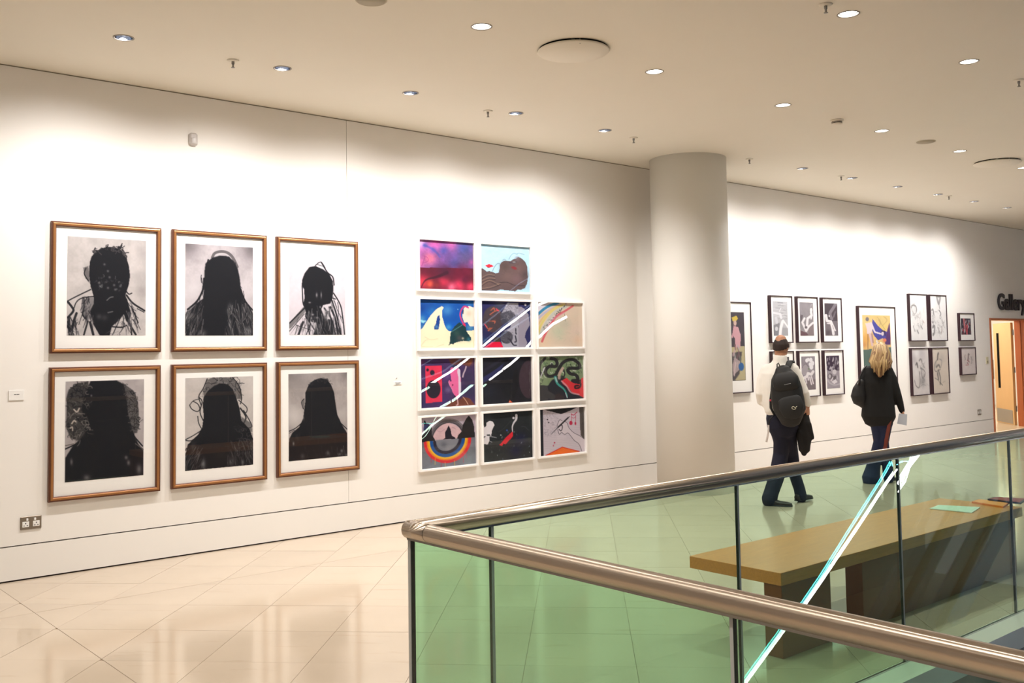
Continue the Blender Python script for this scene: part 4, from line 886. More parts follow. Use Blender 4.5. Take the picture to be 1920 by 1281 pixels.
def s4():
    a = sk(64, (238,226,212), [([(40,16),(36,22),(34,34)],10,(56,54,56)), ([(30,36),(16,48),(12,66),(24,72),(48,66)],3.5,(70,68,70)), ([(24,58),(40,52),(46,60)],8,(90,88,90)), ([(46,34),(60,40),(52,60)],5,(150,146,144)), ([(36,68),(46,92),(44,112)],9,(100,98,98)), ([(12,92),(34,100),(36,104)],3,(80,78,80)), ([(42,106),(58,116)],4,(60,58,60)), ([(30,78),(34,96)],9,(70,68,70)), ([(60,108),(76,104)],2,(120,110,100))], [(22,52,10,(190,184,178)), (60,30,18,(206,198,190)), (20,84,12,(224,214,204))])
    return a
def t1():
    a = Art([(0,0),(100,0),(100,75),(0,75)], 38, 30, (52,46,62), 65)
    for k in range(46): x, y = a.rd.uniform(0, 96), a.rd.uniform(0, 70); a.line([(x, y), (x+a.rd.uniform(-8, 8), y+a.rd.uniform(4, 14))], a.rd.uniform(3, 9), a.rd.choice([(220,100,110), (232,224,228), (60,56,70), (200,70,86), (130,124,134), (244,240,242)]), .9)
    a.line([(30,0),(36,40)], 16, (226,130,136), .85).line([(64,36),(56,74)], 14, (214,80,92), .85); return a
def t2():
    return sk(66, (238,228,226), [([(52,34),(50,50),(46,66)],11,(120,96,100)), ([(54,30),(58,36)],6,(90,86,88)), ([(26,44),(28,60)],8,(160,152,154)), ([(70,48),(74,64),(70,84)],8,(160,158,156)), ([(40,80),(50,90),(30,92)],5,(190,90,100)), ([(44,66),(54,74)],9,(170,90,98)), ([(42,78),(46,82)],4,(60,40,44))]).curls([(20,40),(80,36),(80,96),(24,96)], 26, 16, 1.6, [(150,140,140), (200,140,144), (120,116,116)], .6)
BX = [11.585, 12.239, 12.890]
grp = 'monochrome prints in dark box frames'
for fn, i, r, lb in ((r1, 0, 0, 'dark framed pale grey print just above the man with the backpack'), (r2_, 1, 0, 'dark framed grey print of a crouching white figure, middle of upper row'), (r3, 2, 0, 'dark framed print of a white figure lying before dark smoke, right of the upper row'),
                     (r4, 0, 1, 'dark framed print mostly hidden behind the head of the man'), (r5, 1, 1, 'dark framed print with white balloons and fingers, right of the backpack'), (r6, 2, 1, 'dark framed print of crowded pale shapes above a round bowl shape, lower right of six')):
    x0 = BX[i]; z0 = (1.695, .917)[r]
    picture('framed_print', lb, 'framed picture', grp, x0, x0+.53, z0, z0+.663, 'black', fn(), (x0+.068, x0+.418, z0+.100, z0+.580), .80)
picture('framed_print', 'tall dark framed print of a pink yellow capped figure, partly behind the column', 'framed picture', None, 10.01, 11.13, 1.035, 2.25, 'black', rl(), (10.14, 10.978, 1.203, 2.112), .80)
picture('framed_print', 'tall dark framed yellow and blue print right behind the blonde woman', 'framed picture', None, 13.895, 15.018, 1.035, 2.252, 'black', rw_(), (14.01, 14.86, 1.203, 2.112), .80)
for fn, x0, z0, lb in ((s1, 15.497, 1.697, 'dark framed faint sketch, upper left of the four tall sketches'), (s2, 16.197, 1.697, 'dark framed faint sketch with a grey wedge at its top, upper right of four'),
                       (s3, 15.497, .800, 'dark framed wash drawing of two seated figures, lower left of four'), (s4, 16.197, .800, 'dark framed wash drawing of a hunched figure on cream, lower right of four')):
    picture('framed_sketch', lb, 'framed picture', 'tall sketches in dark box frames', x0, x0+.60, z0, z0+.786, 'black', fn(), (x0+.014, x0+.586, z0+.014, z0+.772), .80)
picture('framed_print', 'small dark framed black and red print left of the doorway', 'framed picture', None, 17.268, 17.845, 1.692, 2.186, 'black', t1(), (17.325, 17.710, 1.803, 2.091), .80)
picture('framed_sketch', 'small dark framed sketch with red wash below the black and red print', 'framed picture', None, 17.268, 17.842, 1.091, 1.581, 'black', t2(), (17.282, 17.828, 1.105, 1.567), .80)
# ------------------------------------------------------------------ small wall fittings
metal_plate = mat('brushed_plate', (150, 138, 124), .35, metal=.8, nz=(60, .08, (1, 1, 12)))
plastic_w = mat('white_plastic', (240, 238, 234), .4)
def socket(x0, x1, z0, z1, lb):
    t = empty('wall_socket', ((x0+x1)/2, DW, z0), lb, 'wall socket')
    MB().bbox(x0, x1, DW-.008, DW, z0, z1, .003).build('plate', metal_plate, t)
    zc = (z0+z1)/2; w = x1-x0
    for cx in (x0+w*.25, x1-w*.25):
        MB().bbox(cx-.024, cx+.024, DW-.0095, DW-.004, zc-.030, zc+.012, .002).build('socket_insert', plastic_w, t)
        for dx, dz, a, b in ((0, -.002, .003, .005), (-.011, -.019, .005, .0025), (.011, -.019, .005, .0025)):
            MB().box(cx+dx-a, cx+dx+a, DW-.0101, DW-.009, zc+dz-b, zc+dz+b).build('slot', dark_m, t)
        s = .010 if cx > (x0+x1)/2 else -.010
        MB().bbox(cx-s-.007, cx-s+.007, DW-.0125, DW-.006, zc+.016, zc+.034, .002).build('rocker', plastic_w, t)
socket(2.003, 2.151, .370, .466, 'brushed metal double wall socket low on the wall below the left frames')
socket(17.905, 18.045, .362, .456, 'small metal wall socket low beside the doorway')
t = empty('light_switch', (18.385, DW, 1.27), 'small pale light switch beside the door frame', 'light switch')
MB().bbox(18.335, 18.435, DW-.008, DW, 1.27, 1.395, .003).build('plate', mat('beige_plate', (214, 206, 176), .4), t)
MB().bbox(18.365, 18.405, DW-.013, DW-.006, 1.29, 1.325, .002).build('rocker', mat('beige_dark', (150, 142, 112), .4), t)
t = empty('motion_detector', (3.323, DW, 3.424), 'small grey motion detector high on the left wall', 'detector')
MB().bbox(3.287, 3.360, DW-.030, DW, 3.424, 3.534, .014).build('housing', mat('grey_plastic', (196, 190, 186), .5), t)
MB().loft([(Vector((3.323, DW-.028, 3.448)), .024, .014), (Vector((3.323, DW-.028, 3.480)), .024, .016)], Vector((1, 0, 0)), Vector((0, 1, 0)), 14).build('lens', mat('lens_grey', (206, 202, 200), .3), t)
ink = mat('label_ink', (70, 66, 66), .7)
def label_card(x0, x1, z0, z1, lb, lines):
    t = empty('label_card', ((x0+x1)/2, DW, z0), lb, 'label')
    MB().box(x0, x1, DW-.006, DW, z0, z1).build('card', plastic_w, t)
    for (a, b, z) in lines: MB().box(x0+a, x0+b, DW-.0066, DW-.0058, z0+z, z0+z+.005).build('text_line', ink, t)
label_card(1.913, 2.018, 1.335, 1.408, 'small white label card on the wall left of the bronze frames', [(.036, .050, .040), (.053, .072, .040)])
label_card(5.352, 5.440, 1.335, 1.360, 'tiny low label card between the two groups of pictures', [(.008, .040, .014), (.045, .074, .014), (.020, .060, .004)])
label_card(5.376, 5.386, 1.395, 1.402, 'tiny stray label strip above the low label card', [(.001, .009, .001)])

# sign lettering
fc_ = D.curves.new('sign', 'FONT'); fc_.body = 'Gallery'; fc_.size = .42; fc_.extrude = .011; fc_.offset = .011; fc_.resolution_u = 6; fc_.space_character = .98
to = D.objects.new('t', fc_); COL.objects.link(to); C.view_layer.update()
sm = D.meshes.new_from_object(to.evaluated_get(C.evaluated_depsgraph_get())); D.objects.remove(to)
vx = [v.co.x for v in sm.vertices]; vy = [v.co.y for v in sm.vertices]; xa, xb = min(vx), max(vx)
bm = bmesh.new(); bm.from_mesh(sm)
bmesh.ops.remove_doubles(bm, verts=bm.verts, dist=1e-5)
seen = set(); isl = []
for v in bm.verts:
    if v in seen: continue
    st = [v]; seen.add(v); g = []
    while st:
        q = st.pop(); g.append(q)
        for e in q.link_edges:
            o2 = e.other_vert(q)
            if o2 not in seen: seen.add(o2); st.append(o2)
    isl.append(g)
isl.sort(key=lambda g: min(v.co.x for v in g))
sign = empty('wall_sign', (18.90, DW, 2.27), 'raised black letters reading Gallery above the doorway', 'sign')
black_l = mat('sign_black', (30, 24, 34), .4)
sx = 1.24/(xb-xa)
for g in isl:
    idx = {v: i for i, v in enumerate(g)}; s_ = set(g)
    mb = MB(); fs = {f for v in g for f in v.link_faces}
    mb.add([(18.905+(v.co.x-xa)*sx, DW-.022-v.co.z, 2.278+v.co.y) for v in g], [[idx[v] for v in f.verts] for f in fs])
    mb.build('letter', black_l, sign)
bm.free()

# ------------------------------------------------------------------ doorway
df = empty('door_frame', (DX0, DW, 0), kind='structure', label=None)
MB().bbox(DX0-.045, DX0, DW-.014, DW+.30, 0, DZ+.035, .003).build('jamb', frame_m, df)
MB().bbox(DX1, DX1+.045, DW-.014, DW+.30, 0, DZ+.035, .003).build('jamb', frame_m, df)
MB().bbox(DX0, DX1, DW-.014, DW+.30, DZ, DZ+.035, .003).build('head', frame_m, df)
MB().bbox(DX0, DX0+.014, DW+.20, DW+.24, 0, DZ, .002).build('door_stop', frame_m, df)
MB().bbox(DX1-.02, DX1, DW+.18, DW+.235, 0, DZ, .002).build('door_stop', frame_m, df)
dr = empty('door_1', (DX1+.06, DW+.33, 0), kind='structure')
A0 = Vector((DX1+.055, DW+.345, 0)); A1 = Vector((21.22, 8.98, 0)); dd = (A1-A0).normalized(); nn = Vector((dd.y, -dd.x, 0)); WDT = .98
if nn.y > 0: nn = -nn
nn = Vector((-dd.y, dd.x, 0))
def dbox(a, b, n0, n1, z0, z1, name, m_, par):
    vs = []
    for z in (z0, z1):
        for (s, n) in ((a, n0), (b, n0), (b, n1), (a, n1)): p = A0+dd*s+nn*n; vs.append((p.x, p.y, z))
    mb = MB(); mb.add(vs, [(0,3,2,1),(4,5,6,7),(0,1,5,4),(1,2,6,5),(2,3,7,6),(3,0,4,7)]); return mb.build(name, m_, par)
dbox(.0, .68, 0, .045, .008, 2.05, 'leaf', door_m, dr); dbox(.80, WDT, 0, .045, .008, 2.05, 'leaf', door_m, dr)
dbox(.68, .80, 0, .045, .008, .72, 'leaf', door_m, dr); dbox(.68, .80, 0, .045, 1.85, 2.05, 'leaf', door_m, dr)
dbox(.682, .798, .018, .026, .722, 1.848, 'vision_glass', glass('door_glass', (.9, .97, .93)), dr)
dbox(.672, .684, -.003, .048, .715, 1.855, 'glazing_bead', dark_m, dr); dbox(.796, .808, -.003, .048, .715, 1.855, 'glazing_bead', dark_m, dr)
dbox(.08, .95, .045, .048, .03, .30, 'kick_plate', steel2_m, dr); dbox(.06, .93, -.003, 0, .03, .30, 'kick_plate', steel2_m, dr)
for z in (.28, 1.05, 1.80):
    MB().tube([(A0.x-.012, A0.y-.004, z), (A0.x-.012, A0.y-.004, z+.11)], .012, 12).box(A0.x-.045, A0.x-.012, A0.y-.012, A0.y-.006, z, z+.11).build('hinge', steel2_m, dr)
hb = MB(); hb.tube([tuple(A0+dd*.91+nn*.10+Vector((0, 0, .9))), tuple(A0+dd*.91+nn*.10+Vector((0, 0, 1.3)))], .011, 12); hb.build('pull_handle', steel2_m, dr)
t = empty('wall_panel', (23.9, 11.6, 1.0), 'narrow dark picture edge on the far room wall seen through the doorway', 'picture')
px0 = at_y(1856.5, 640, 11.6).x; px1 = at_y(1861.5, 640, 11.6).x
zt = at_y(1859, 624, 11.6).z; zb = at_y(1861, 667, 11.6).z
MB().bbox(px0, px1, 11.56, 11.6, zb, zt, .003).build('frame', blackf, t)

# ------------------------------------------------------------------ bench and papers
BX0, BX1, BY0, BY1 = 4.508, 7.56, 3.055, 3.665
t = empty('bench', ((BX0+BX1)/2, (BY0+BY1)/2, 0), 'long oak slab bench on block legs behind the glass railing', 'bench')
MB().bbox(BX0, BX1, BY0, BY1, .382, .450, .002).build('seat', oak_m, t)
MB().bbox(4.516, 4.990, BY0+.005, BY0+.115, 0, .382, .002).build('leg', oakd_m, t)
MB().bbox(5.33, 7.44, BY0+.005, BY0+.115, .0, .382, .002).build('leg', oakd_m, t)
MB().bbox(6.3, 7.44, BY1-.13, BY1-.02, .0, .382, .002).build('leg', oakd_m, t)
def flat(px4, z, h, name, lb, cat, m_, extra=None):
    P4 = [at_z(*q, z) for q in px4]; c = sum((Vector(p) for p in P4), Vector())/4
    t = empty(name, (c.x, c.y, z), lb, cat)
    vs = [(p.x, p.y, z) for p in P4]+[(p.x, p.y, z+h) for p in P4]
    mb = MB(); mb.add(vs, [(0,3,2,1),(4,5,6,7),(0,1,5,4),(1,2,6,5),(2,3,7,6),(3,0,4,7)]); mb.build('cover', m_, t)
    mb = MB(); k = .9; v2 = [tuple(c+(Vector(p)-c)*k) for p in P4]
    mb.add([(x, y, z+h) for x, y, _ in v2]+[(x, y, z+h+.0008) for x, y, _ in v2], [(0,3,2,1),(4,5,6,7),(0,1,5,4),(1,2,6,5),(2,3,7,6),(3,0,4,7)])
    mb.build('printed_page', extra or m_, t); return t
flat([(1743, 955), (1760, 948.5), (1838, 952.5), (1822, 963)], .4505, .006, 'leaflet', 'pale mint leaflet lying open on the oak bench', 'leaflet', mat('mint_paper', (214, 232, 222), .5), mat('mint_print', (196, 224, 208), .5, nz=(30, .06, (1, 1, 1))))
flat([(1822, 943.5), (1836, 939), (1893, 945), (1881, 953)], .4505, .012, 'booklet', 'orange covered booklet on the bench beyond the mint leaflet', 'booklet', mat('orange_cover', (232, 138, 60), .45), mat('orange_print', (240, 158, 84), .45))
flat([(1852, 938.5), (1866, 934.5), (1925, 938), (1914, 946)], .4635, .012, 'booklet', 'dark blue and red booklet at the far end of the bench', 'booklet', mat('navy_cover', (44, 40, 70), .45), mat('red_print', (150, 50, 60), .45))

# ------------------------------------------------------------------ light tubes and escalator across the void, seen mirrored in glass
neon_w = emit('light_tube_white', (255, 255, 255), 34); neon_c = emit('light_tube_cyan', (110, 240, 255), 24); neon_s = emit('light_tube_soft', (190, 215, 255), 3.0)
sc = empty('light_sculpture', (12, -1.45, 0), 'hanging sculpture of white and cyan light tubes mirrored as streaks in the glass', 'light sculpture')
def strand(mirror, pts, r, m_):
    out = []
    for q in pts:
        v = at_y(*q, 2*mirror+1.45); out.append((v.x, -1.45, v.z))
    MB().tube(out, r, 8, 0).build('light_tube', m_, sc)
G_Y = RY-.0065; P_Y = DW-.033
strand(G_Y, [(1396, 1285), (1473, 1180), (1515, 1128), (1550, 1077), (1612, 985), (1662, 908), (1682, 880)], 0.009, neon_w)
strand(G_Y, [(1390, 1285), (1466, 1180), (1508, 1128), (1542, 1078), (1592, 997), (1645, 913), (1662, 885), (1672, 866), (1674, 874)], 0.0065, neon_c)
strand(G_Y, [(1681, 872), (1687, 868), (1695, 865), (1709, 866), (1722, 853), (1728, 840)], 0.0056, neon_c)
strand(G_Y, [(1684, 923), (1690, 914), (1697, 904), (1704, 883), (1711, 856), (1716, 842)], 0.0065, neon_w)
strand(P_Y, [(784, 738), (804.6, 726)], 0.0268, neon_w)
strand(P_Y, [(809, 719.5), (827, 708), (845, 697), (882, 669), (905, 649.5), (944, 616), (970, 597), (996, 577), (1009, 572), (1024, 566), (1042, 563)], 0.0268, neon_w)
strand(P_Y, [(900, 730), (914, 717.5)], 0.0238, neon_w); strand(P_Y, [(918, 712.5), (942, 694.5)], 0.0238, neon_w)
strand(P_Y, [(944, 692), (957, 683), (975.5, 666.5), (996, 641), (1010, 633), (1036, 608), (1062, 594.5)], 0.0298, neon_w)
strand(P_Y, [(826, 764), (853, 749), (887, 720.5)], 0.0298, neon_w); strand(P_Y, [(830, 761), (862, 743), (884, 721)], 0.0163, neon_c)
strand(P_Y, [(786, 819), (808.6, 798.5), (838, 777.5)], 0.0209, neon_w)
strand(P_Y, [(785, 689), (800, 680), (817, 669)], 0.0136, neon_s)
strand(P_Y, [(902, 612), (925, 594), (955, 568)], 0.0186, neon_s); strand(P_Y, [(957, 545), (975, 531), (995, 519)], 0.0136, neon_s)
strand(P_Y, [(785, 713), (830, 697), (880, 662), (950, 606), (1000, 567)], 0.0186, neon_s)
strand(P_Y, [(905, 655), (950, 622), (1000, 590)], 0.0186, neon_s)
# escalator across the void
es = empty('escalator', (12, -3.0, -2), 'steel sided escalator across the void, mirrored in the railing glass', 'escalator')
def ebar(pa, pb, half, y0, depth, m_, name):
    a = at_y(*pa, 2*G_Y-y0); b = at_y(*pb, 2*G_Y-y0); dv = (b-a).normalized(); a = a-dv*.6; b = b+dv*1.2
    up = Vector((-dv.z, 0, dv.x))*half
    vs = []
    for y in (y0, y0-depth):
        for p in (a-up, b-up, b+up, a+up): vs.append((p.x, y, p.z))
    mb = MB(); mb.add(vs, [(0,3,2,1),(4,5,6,7),(0,1,5,4),(1,2,6,5),(2,3,7,6),(3,0,4,7)]); mb.build(name, m_, es)
blue_steel = mat('blue_steel', (150, 190, 240), .35, metal=.3); dull_steel = mat('dull_steel', (120, 132, 150), .4, metal=.3); rub = mat('handrail_rubber', (14, 14, 16), .4)
ebar((1812, 1130), (1868, 1020), .19, -3.0, .05, blue_steel, 'side_panel'); ebar((1788, 1130), (1843, 1020), .06, -2.98, .08, rub, 'handrail')
ebar((1766, 1130), (1822, 1020), .16, -3.05, .05, dull_steel, 'side_panel'); ebar((1716, 1130), (1772, 1020), .10, -3.05, .05, dull_steel, 'side_panel')
ebar((1700, 1130), (1756, 1020), .05, -3.02, .08, rub, 'handrail'); ebar((1655, 1130), (1711, 1020), .10, -3.05, .05, dull_steel, 'side_panel')

# ------------------------------------------------------------------ people
class Pose:
    def __init__(s, bx, by):
        s.b = Vector((bx, by, 0)); az = math.atan2(by, bx); s.W = Vector((math.cos(az), math.sin(az), 0)); s.U = Vector((math.sin(az), -math.cos(az), 0))
    def __call__(s, px, py, w=0):
        d = pray(px, py); e = Vector((0, 0, EYE)); t = (w-(e-s.b).dot(s.W))/d.dot(s.W); return e+d*t
def hand(mb, wrist, dirn, palm_n, scale=1.0, curl=.5):
    """palm plus five bent tapered fingers, added to a body mesh"""
    d = dirn.normalized(); n = (palm_n-d*palm_n.dot(d)).normalized(); sd = d.cross(n)
    mb.loft([(wrist, .026*scale, .018*scale), (wrist+d*.04*scale, .038*scale, .016*scale), (wrist+d*.085*scale, .042*scale, .014*scale)], sd, n, 12)
    for k, (o, L) in enumerate(((-.030, .064), (-.010, .076), (.011, .070), (.030, .054))):
        p = wrist+d*.080*scale+sd*o*scale; v = d.copy(); pts = [(p, .0095*scale, .0095*scale)]
        for j in range(3):
            v = (v+n*curl*.55).normalized(); p = p+v*L*scale/3*1.15; pts.append((p, (.0092-.0009*j)*scale, (.0092-.0009*j)*scale))
        mb.loft(pts, sd, n, 8)
    p = wrist+d*.022*scale-sd*.028*scale; v = (d-sd*.8+n*.3).normalized(); pts = [(p, .012*scale, .012*scale)]
    for j in range(2): p = p+v*.030*scale; pts.append((p, .0105*scale, .0105*scale)); v = (v+n*curl*.4+d*.3).normalized()
    mb.loft(pts, n, sd, 8)
def face(mb, c, F, S, r):
    """nose, ears, brow and chin on a head centred at c facing F, S = its right"""
    Z = Vector((0, 0, 1))
    mb.loft([(c+F*(r*1.22)+Z*.01, .008, .008), (c+F*(r*1.36)-Z*.022, .013, .012)], S, F, 8)
    mb.loft([(c+F*r*.75-Z*.085-S*.01, .030, .022), (c+F*r*.75-Z*.085+S*.01, .030, .022)], F, Z, 8)
    for s in (-1, 1):
        e = c+S*s*(r*.98)-F*.008
        mb.loft([(e+Z*.026, .006, .015), (e+Z*.004+S*s*.005, .008, .020), (e-Z*.026, .006, .010)], S, F, 10)
skin_m = mat('skin', (186, 134, 104), .55, nz=(12, .06, (1, 1, 1)))
shirt_m = mat('white_shirt', (240, 236, 228), .8, nz=(9, .05, (1, 1, .4)), bump=.35)
jean_m = mat('dark_navy_trousers', (14, 16, 38), .85, nz=(14, .14, (1, 1, .3)), bump=.3)
shoe_m = mat('brown_black_shoe', (38, 26, 22), .45)
bag_m = mat('black_nylon', (15, 15, 16), .6, nz=(20, .15, (1, 1, 1)))
bag2_m = mat('charcoal_nylon', (24, 25, 26), .7, nz=(20, .1, (1, 1, 1)))
hair_m = mat('dark_hair', (40, 26, 22), .7, nz=(60, .3, (1, 1, .2)))
Zv = Vector((0, 0, 1))
# --- man ---
P = Pose(8.95, 6.0); U, W = P.U, P.W
man = empty('person', P.b, 'balding man in white shirt walking away with a black backpack on one shoulder', 'person')
Fm = (W*.93+U*.37).normalized(); Sm = Fm.cross(Zv)
hc = P(1464.5, 650.5, .02)
body = MB()
body.loft([(hc-Zv*.055+Fm*.015, .060, .075), (hc-Zv*.02, .072, .092), (hc+Zv*.03, .076, .094), (hc+Zv*.066, .062, .076)], Sm, Fm, 20)
face(body, hc-Zv*.015, Fm, Sm, .072)
body.loft([(P(1462.5, 686, .0), .085, .07), (P(1463, 672, .0), .062, .062), (P(1464, 655, .01), .060, .064)], U, W, 16)
body.loft([(P(1466, 775, .0), .13, .09), (P(1463, 745, 0), .13, .09), (P(1461, 712, 0), .16, .10), (P(1461, 696, 0), .15, .08)], U, W, 18)
LS, LE, LW_ = P(1434, 697, 0), P(1427, 740, .0), P(1441, 760, .20)
RS, RE, RW_ = P(1490, 694, 0), P(1508, 737, -.01), P(1514, 762, .04)
body.loft([(LS, .045, .045), (LE, .038, .038), (LW_, .028, .024)], U, W, 12); body.loft([(RS, .045, .045), (RE, .038, .038), (RW_, .028, .024)], U, W, 12)
hand(body, LW_, (W+U*.2-Zv*.2), U, 1, .6); hand(body, RW_, (-Zv+U*.05), -U+W*.4, 1.0, .9)
LH, RH = P(1459, 795, 0), P(1480, 795, .02)
LK, RK = P(1463, 851, .06), P(1482, 850, .22); LA, RA = P(1446, 937, -.16), P(1500, 929, .16)
body.loft([(LH, .08, .08), (LK, .055, .055), (LA, .038, .042)], U, W, 12); body.loft([(RH, .08, .08), (RK, .055, .055), (RA, .038, .042)], U, W, 12)
remesh(body, 'body', skin_m, .0085, man, 2)
hm = MB()   # hair: fringe round a bald crown
for k in range(15):
    a = math.radians(100+k*(340/14)-10)  # skip the forehead
    dirv = Sm*math.cos(a)*-1 + Fm*math.sin(a)
    if dirv.dot(Fm) > .55: continue
    q = .079; e = hc+Vector((0, 0, 0))+Sm*dirv.dot(Sm)*.079+Fm*dirv.dot(Fm)*.096
    back = max(0, -dirv.dot(Fm))
    side = abs(dirv.dot(Sm)); hm.loft([(e-Zv*(.004+.032*back)-dirv*.004, .024, .009), (e+Zv*.022-dirv*.006, .026, .010), (e+Zv*(.050+.030*side)-dirv*(.016+.014*side), .020, .008)], dirv.cross(Zv), dirv, 10)
remesh(hm, 'hair', hair_m, .006, man, 3)
sh = MB()
sh.loft([(P(1462, 768, .0), .155, .125), (P(1459, 752, -.005), .160, .130), (P(1459, 725, -.01), .178, .128), (P(1460, 703, -.005), .188, .115), (P(1461, 691, 0), .160, .095), (P(1462, 681, 0), .085, .075)], U, W, 28, power=2.3)
sh.loft([(P(1462.5, 684, 0), .090, .078), (P(1463, 673, .0), .073, .070), (P(1463.5, 670, .005), .070, .068)], U, W, 24)
sh.loft([(P(1439, 694, 0), .066, .066), (P(1430, 712, 0), .062, .062), (P(1426.5, 738, .0), .056, .058), (P(1428, 752, .05), .052, .055), (P(1438, 759, .17), .038, .036)], U, W, 18)
sh.loft([(P(1486, 692, 0), .066, .066), (P(1495, 708, 0), .060, .062), (P(1508, 737, -.01), .052, .054), (P(1514, 757, .035), .040, .040)], U, W, 18)
sh.loft([(P(1434, 757, .02), .040, .05), (P(1446, 764, .0), .055, .08)], Zv, W, 14)
remesh(sh, 'shirt', shirt_m, .009, man, 3)
tr = MB()
tr.loft([(P(1466, 768, 0), .150, .112), (P(1467, 784, 0), .168, .125), (P(1468, 802, 0), .160, .125)], U, W, 24)
tr.loft([(P(1459, 800, 0), .095, .11), (P(1465, 828, .03), .082, .092), (P(1464, 852, .06), .080, .085), (P(1456, 895, -.02), .080, .080), (P(1446, 924, -.10), .076, .082), (P(1442.5, 937, -.15), .080, .095)], U, W, 20)
tr.loft([(P(1478, 800, .02), .090, .11), (P(1480, 828, .10), .080, .09), (P(1483, 852, .18), .078, .08), (P(1491, 893, .20), .062, .072), (P(1499, 917, .17), .060, .072), (P(1502, 932, .15), .062, .082)], U, W, 20)
remesh(tr, 'trousers', jean_m, .010, man, 3)
def shoe(heel, toe, name, par, h=.075, hw=.042, m_=shoe_m):
    d = (toe-heel); L = d.length; d.normalize(); sd = d.cross(Zv).normalized(); mb = MB()
    up = sd.cross(d)
    mb.loft([(heel+d*.02+up*h*.5, hw*.85, h*.5), (heel+d*L*.3+up*h*.48, hw*.9, h*.48), (heel+d*L*.55+up*h*.36, hw, h*.36), (heel+d*L*.8+up*h*.30, hw*1.1, h*.30), (heel+d*(L-.025)+up*h*.26, hw*.8, h*.24)], sd, up, 18, power=2.6)
    o = mb.build(name, m_, par)
    s2 = MB(); s2.loft([(heel+d*.015+up*.006, hw*.95, .008), (heel+d*L*.5+up*.006, hw*.92, .008), (heel+d*L*.8+up*.006, hw*1.18, .008), (heel+d*(L-.012)+up*.006, hw*.8, .008)], sd, up, 16, power=4)
    s2.build('sole', dark_m, o)
hl = at_z(1433, 947.5, 0); tl = at_z(1471, 949.5, 0); shoe(hl, hl+(tl-hl).normalized()*.29, 'shoe', man)
hl = at_z(1494, 940, .015); tl = at_z(1522, 934, .015); shoe(hl+Vector((0, 0, .0)), hl+(tl-hl).normalized()*.29+Vector((0, 0, .0)), 'shoe', man)
# backpack
bp = empty('backpack', P(1478, 790, -.22), 'black backpack with a small pale emblem hanging from the right shoulder of the man', 'backpack')
bk = MB()
bw = -.215
bk.loft([(P(1468, 695.5, bw), .085, .060), (P(1471, 708, bw), .135, .095), (P(1474, 728, bw), .158, .110), (P(1477, 750, bw), .165, .115), (P(1481, 770, bw), .160, .110), (P(1482, 786, bw), .115, .085)], U, W, 28, power=2.7)
remesh(bk, 'main_compartment', bag_m, .009, bp, 3)
b2 = MB(); b2.loft([(P(1480, 748, bw-.085), .115, .040), (P(1484, 764, bw-.09), .125, .048), (P(1486, 779, bw-.08), .095, .038)], U, W, 22, power=3); b2.build('front_pocket', bag2_m, bp)
b2 = MB(); b2.loft([(P(1471, 704, bw-.060), .115, .042), (P(1473, 716, bw-.075), .130, .045), (P(1475, 727, bw-.078), .125, .045)], U, W, 22, power=3); b2.build('top_flap', bag_m, bp)
st = MB(); sp_ = [P(1474, 700, -.13), P(1477, 688, -.12), P(1481, 678, -.06), P(1484, 677, .02), P(1485, 684, .09), P(1486, 705, .14)]
for a, b in zip(sp_[:-1], sp_[1:]): st.loft([(a, .032, .008), (b, .032, .008)], U, W, 10, power=4)
st.build('shoulder_strap', bag2_m, bp)
st = MB(); st.tube([P(1452, 712, -.16), P(1446.5, 735, -.13), P(1444.5, 750, -.12), P(1445, 765, -.13), P(1452, 778, -.16)], .012, 8); st.build('loose_strap', bag2_m, bp)
st = MB(); st.tube([P(1457, 693, -.2), P(1457, 683, -.2), P(1459, 680.5, -.2), P(1462, 686, -.2), P(1463, 692, -.2)], .006, 8); st.build('grab_loop', bag2_m, bp)
em = mat('emblem_pale', (205, 200, 176), .5)
eb = MB(); ec = P(1488, 764.5, bw-.142)
for k in range(14):
    a0, a1 = k*.42, (k+1)*.42; r0, r1 = .008+.0012*k, .008+.0012*(k+1)
    eb.tube([ec+U*r0*math.cos(a0)+Zv*r0*.8*math.sin(a0), ec+U*r1*math.cos(a1)+Zv*r1*.8*math.sin(a1)], .0035, 6)
eb.tube([ec+U*.012-Zv*.004, ec+U*.034+Zv*.014], .003, 6); eb.build('emblem', em, bp)
eb = MB()
for k in range(6): c_ = P(1471.5+k*2.1, 721.5-k*.42, bw-.126); eb.tube([c_-U*.004, c_+U*.004], .0028, 6)
eb.build('wordmark', mat('wordmark_grey', (150, 150, 150), .5), bp)
eb = MB(); eb.loft([(P(1444, 751, -.14), .010, .006), (P(1447, 750.5, -.14), .010, .006)], Zv, W, 8); eb.build('red_tab', mat('red_tab', (200, 60, 80), .5), bp)
eb = MB(); q0, q1, q2 = P(1441, 797, -.14), P(1440.5, 812, -.14), P(1437, 829, -.14); eb.loft([(q0, .009, .002), (q1, .010, .002), (q2, .010, .002)], U, W, 8, power=4); eb.build('loose_webbing', mat('pale_webbing', (205, 196, 190), .8), bp)
eb = MB(); eb.tube([P(1452, 778, -.16), P(1444, 786, -.15), P(1441, 797, -.14)], .006, 6); eb.build('webbing_loop', bag2_m, bp)
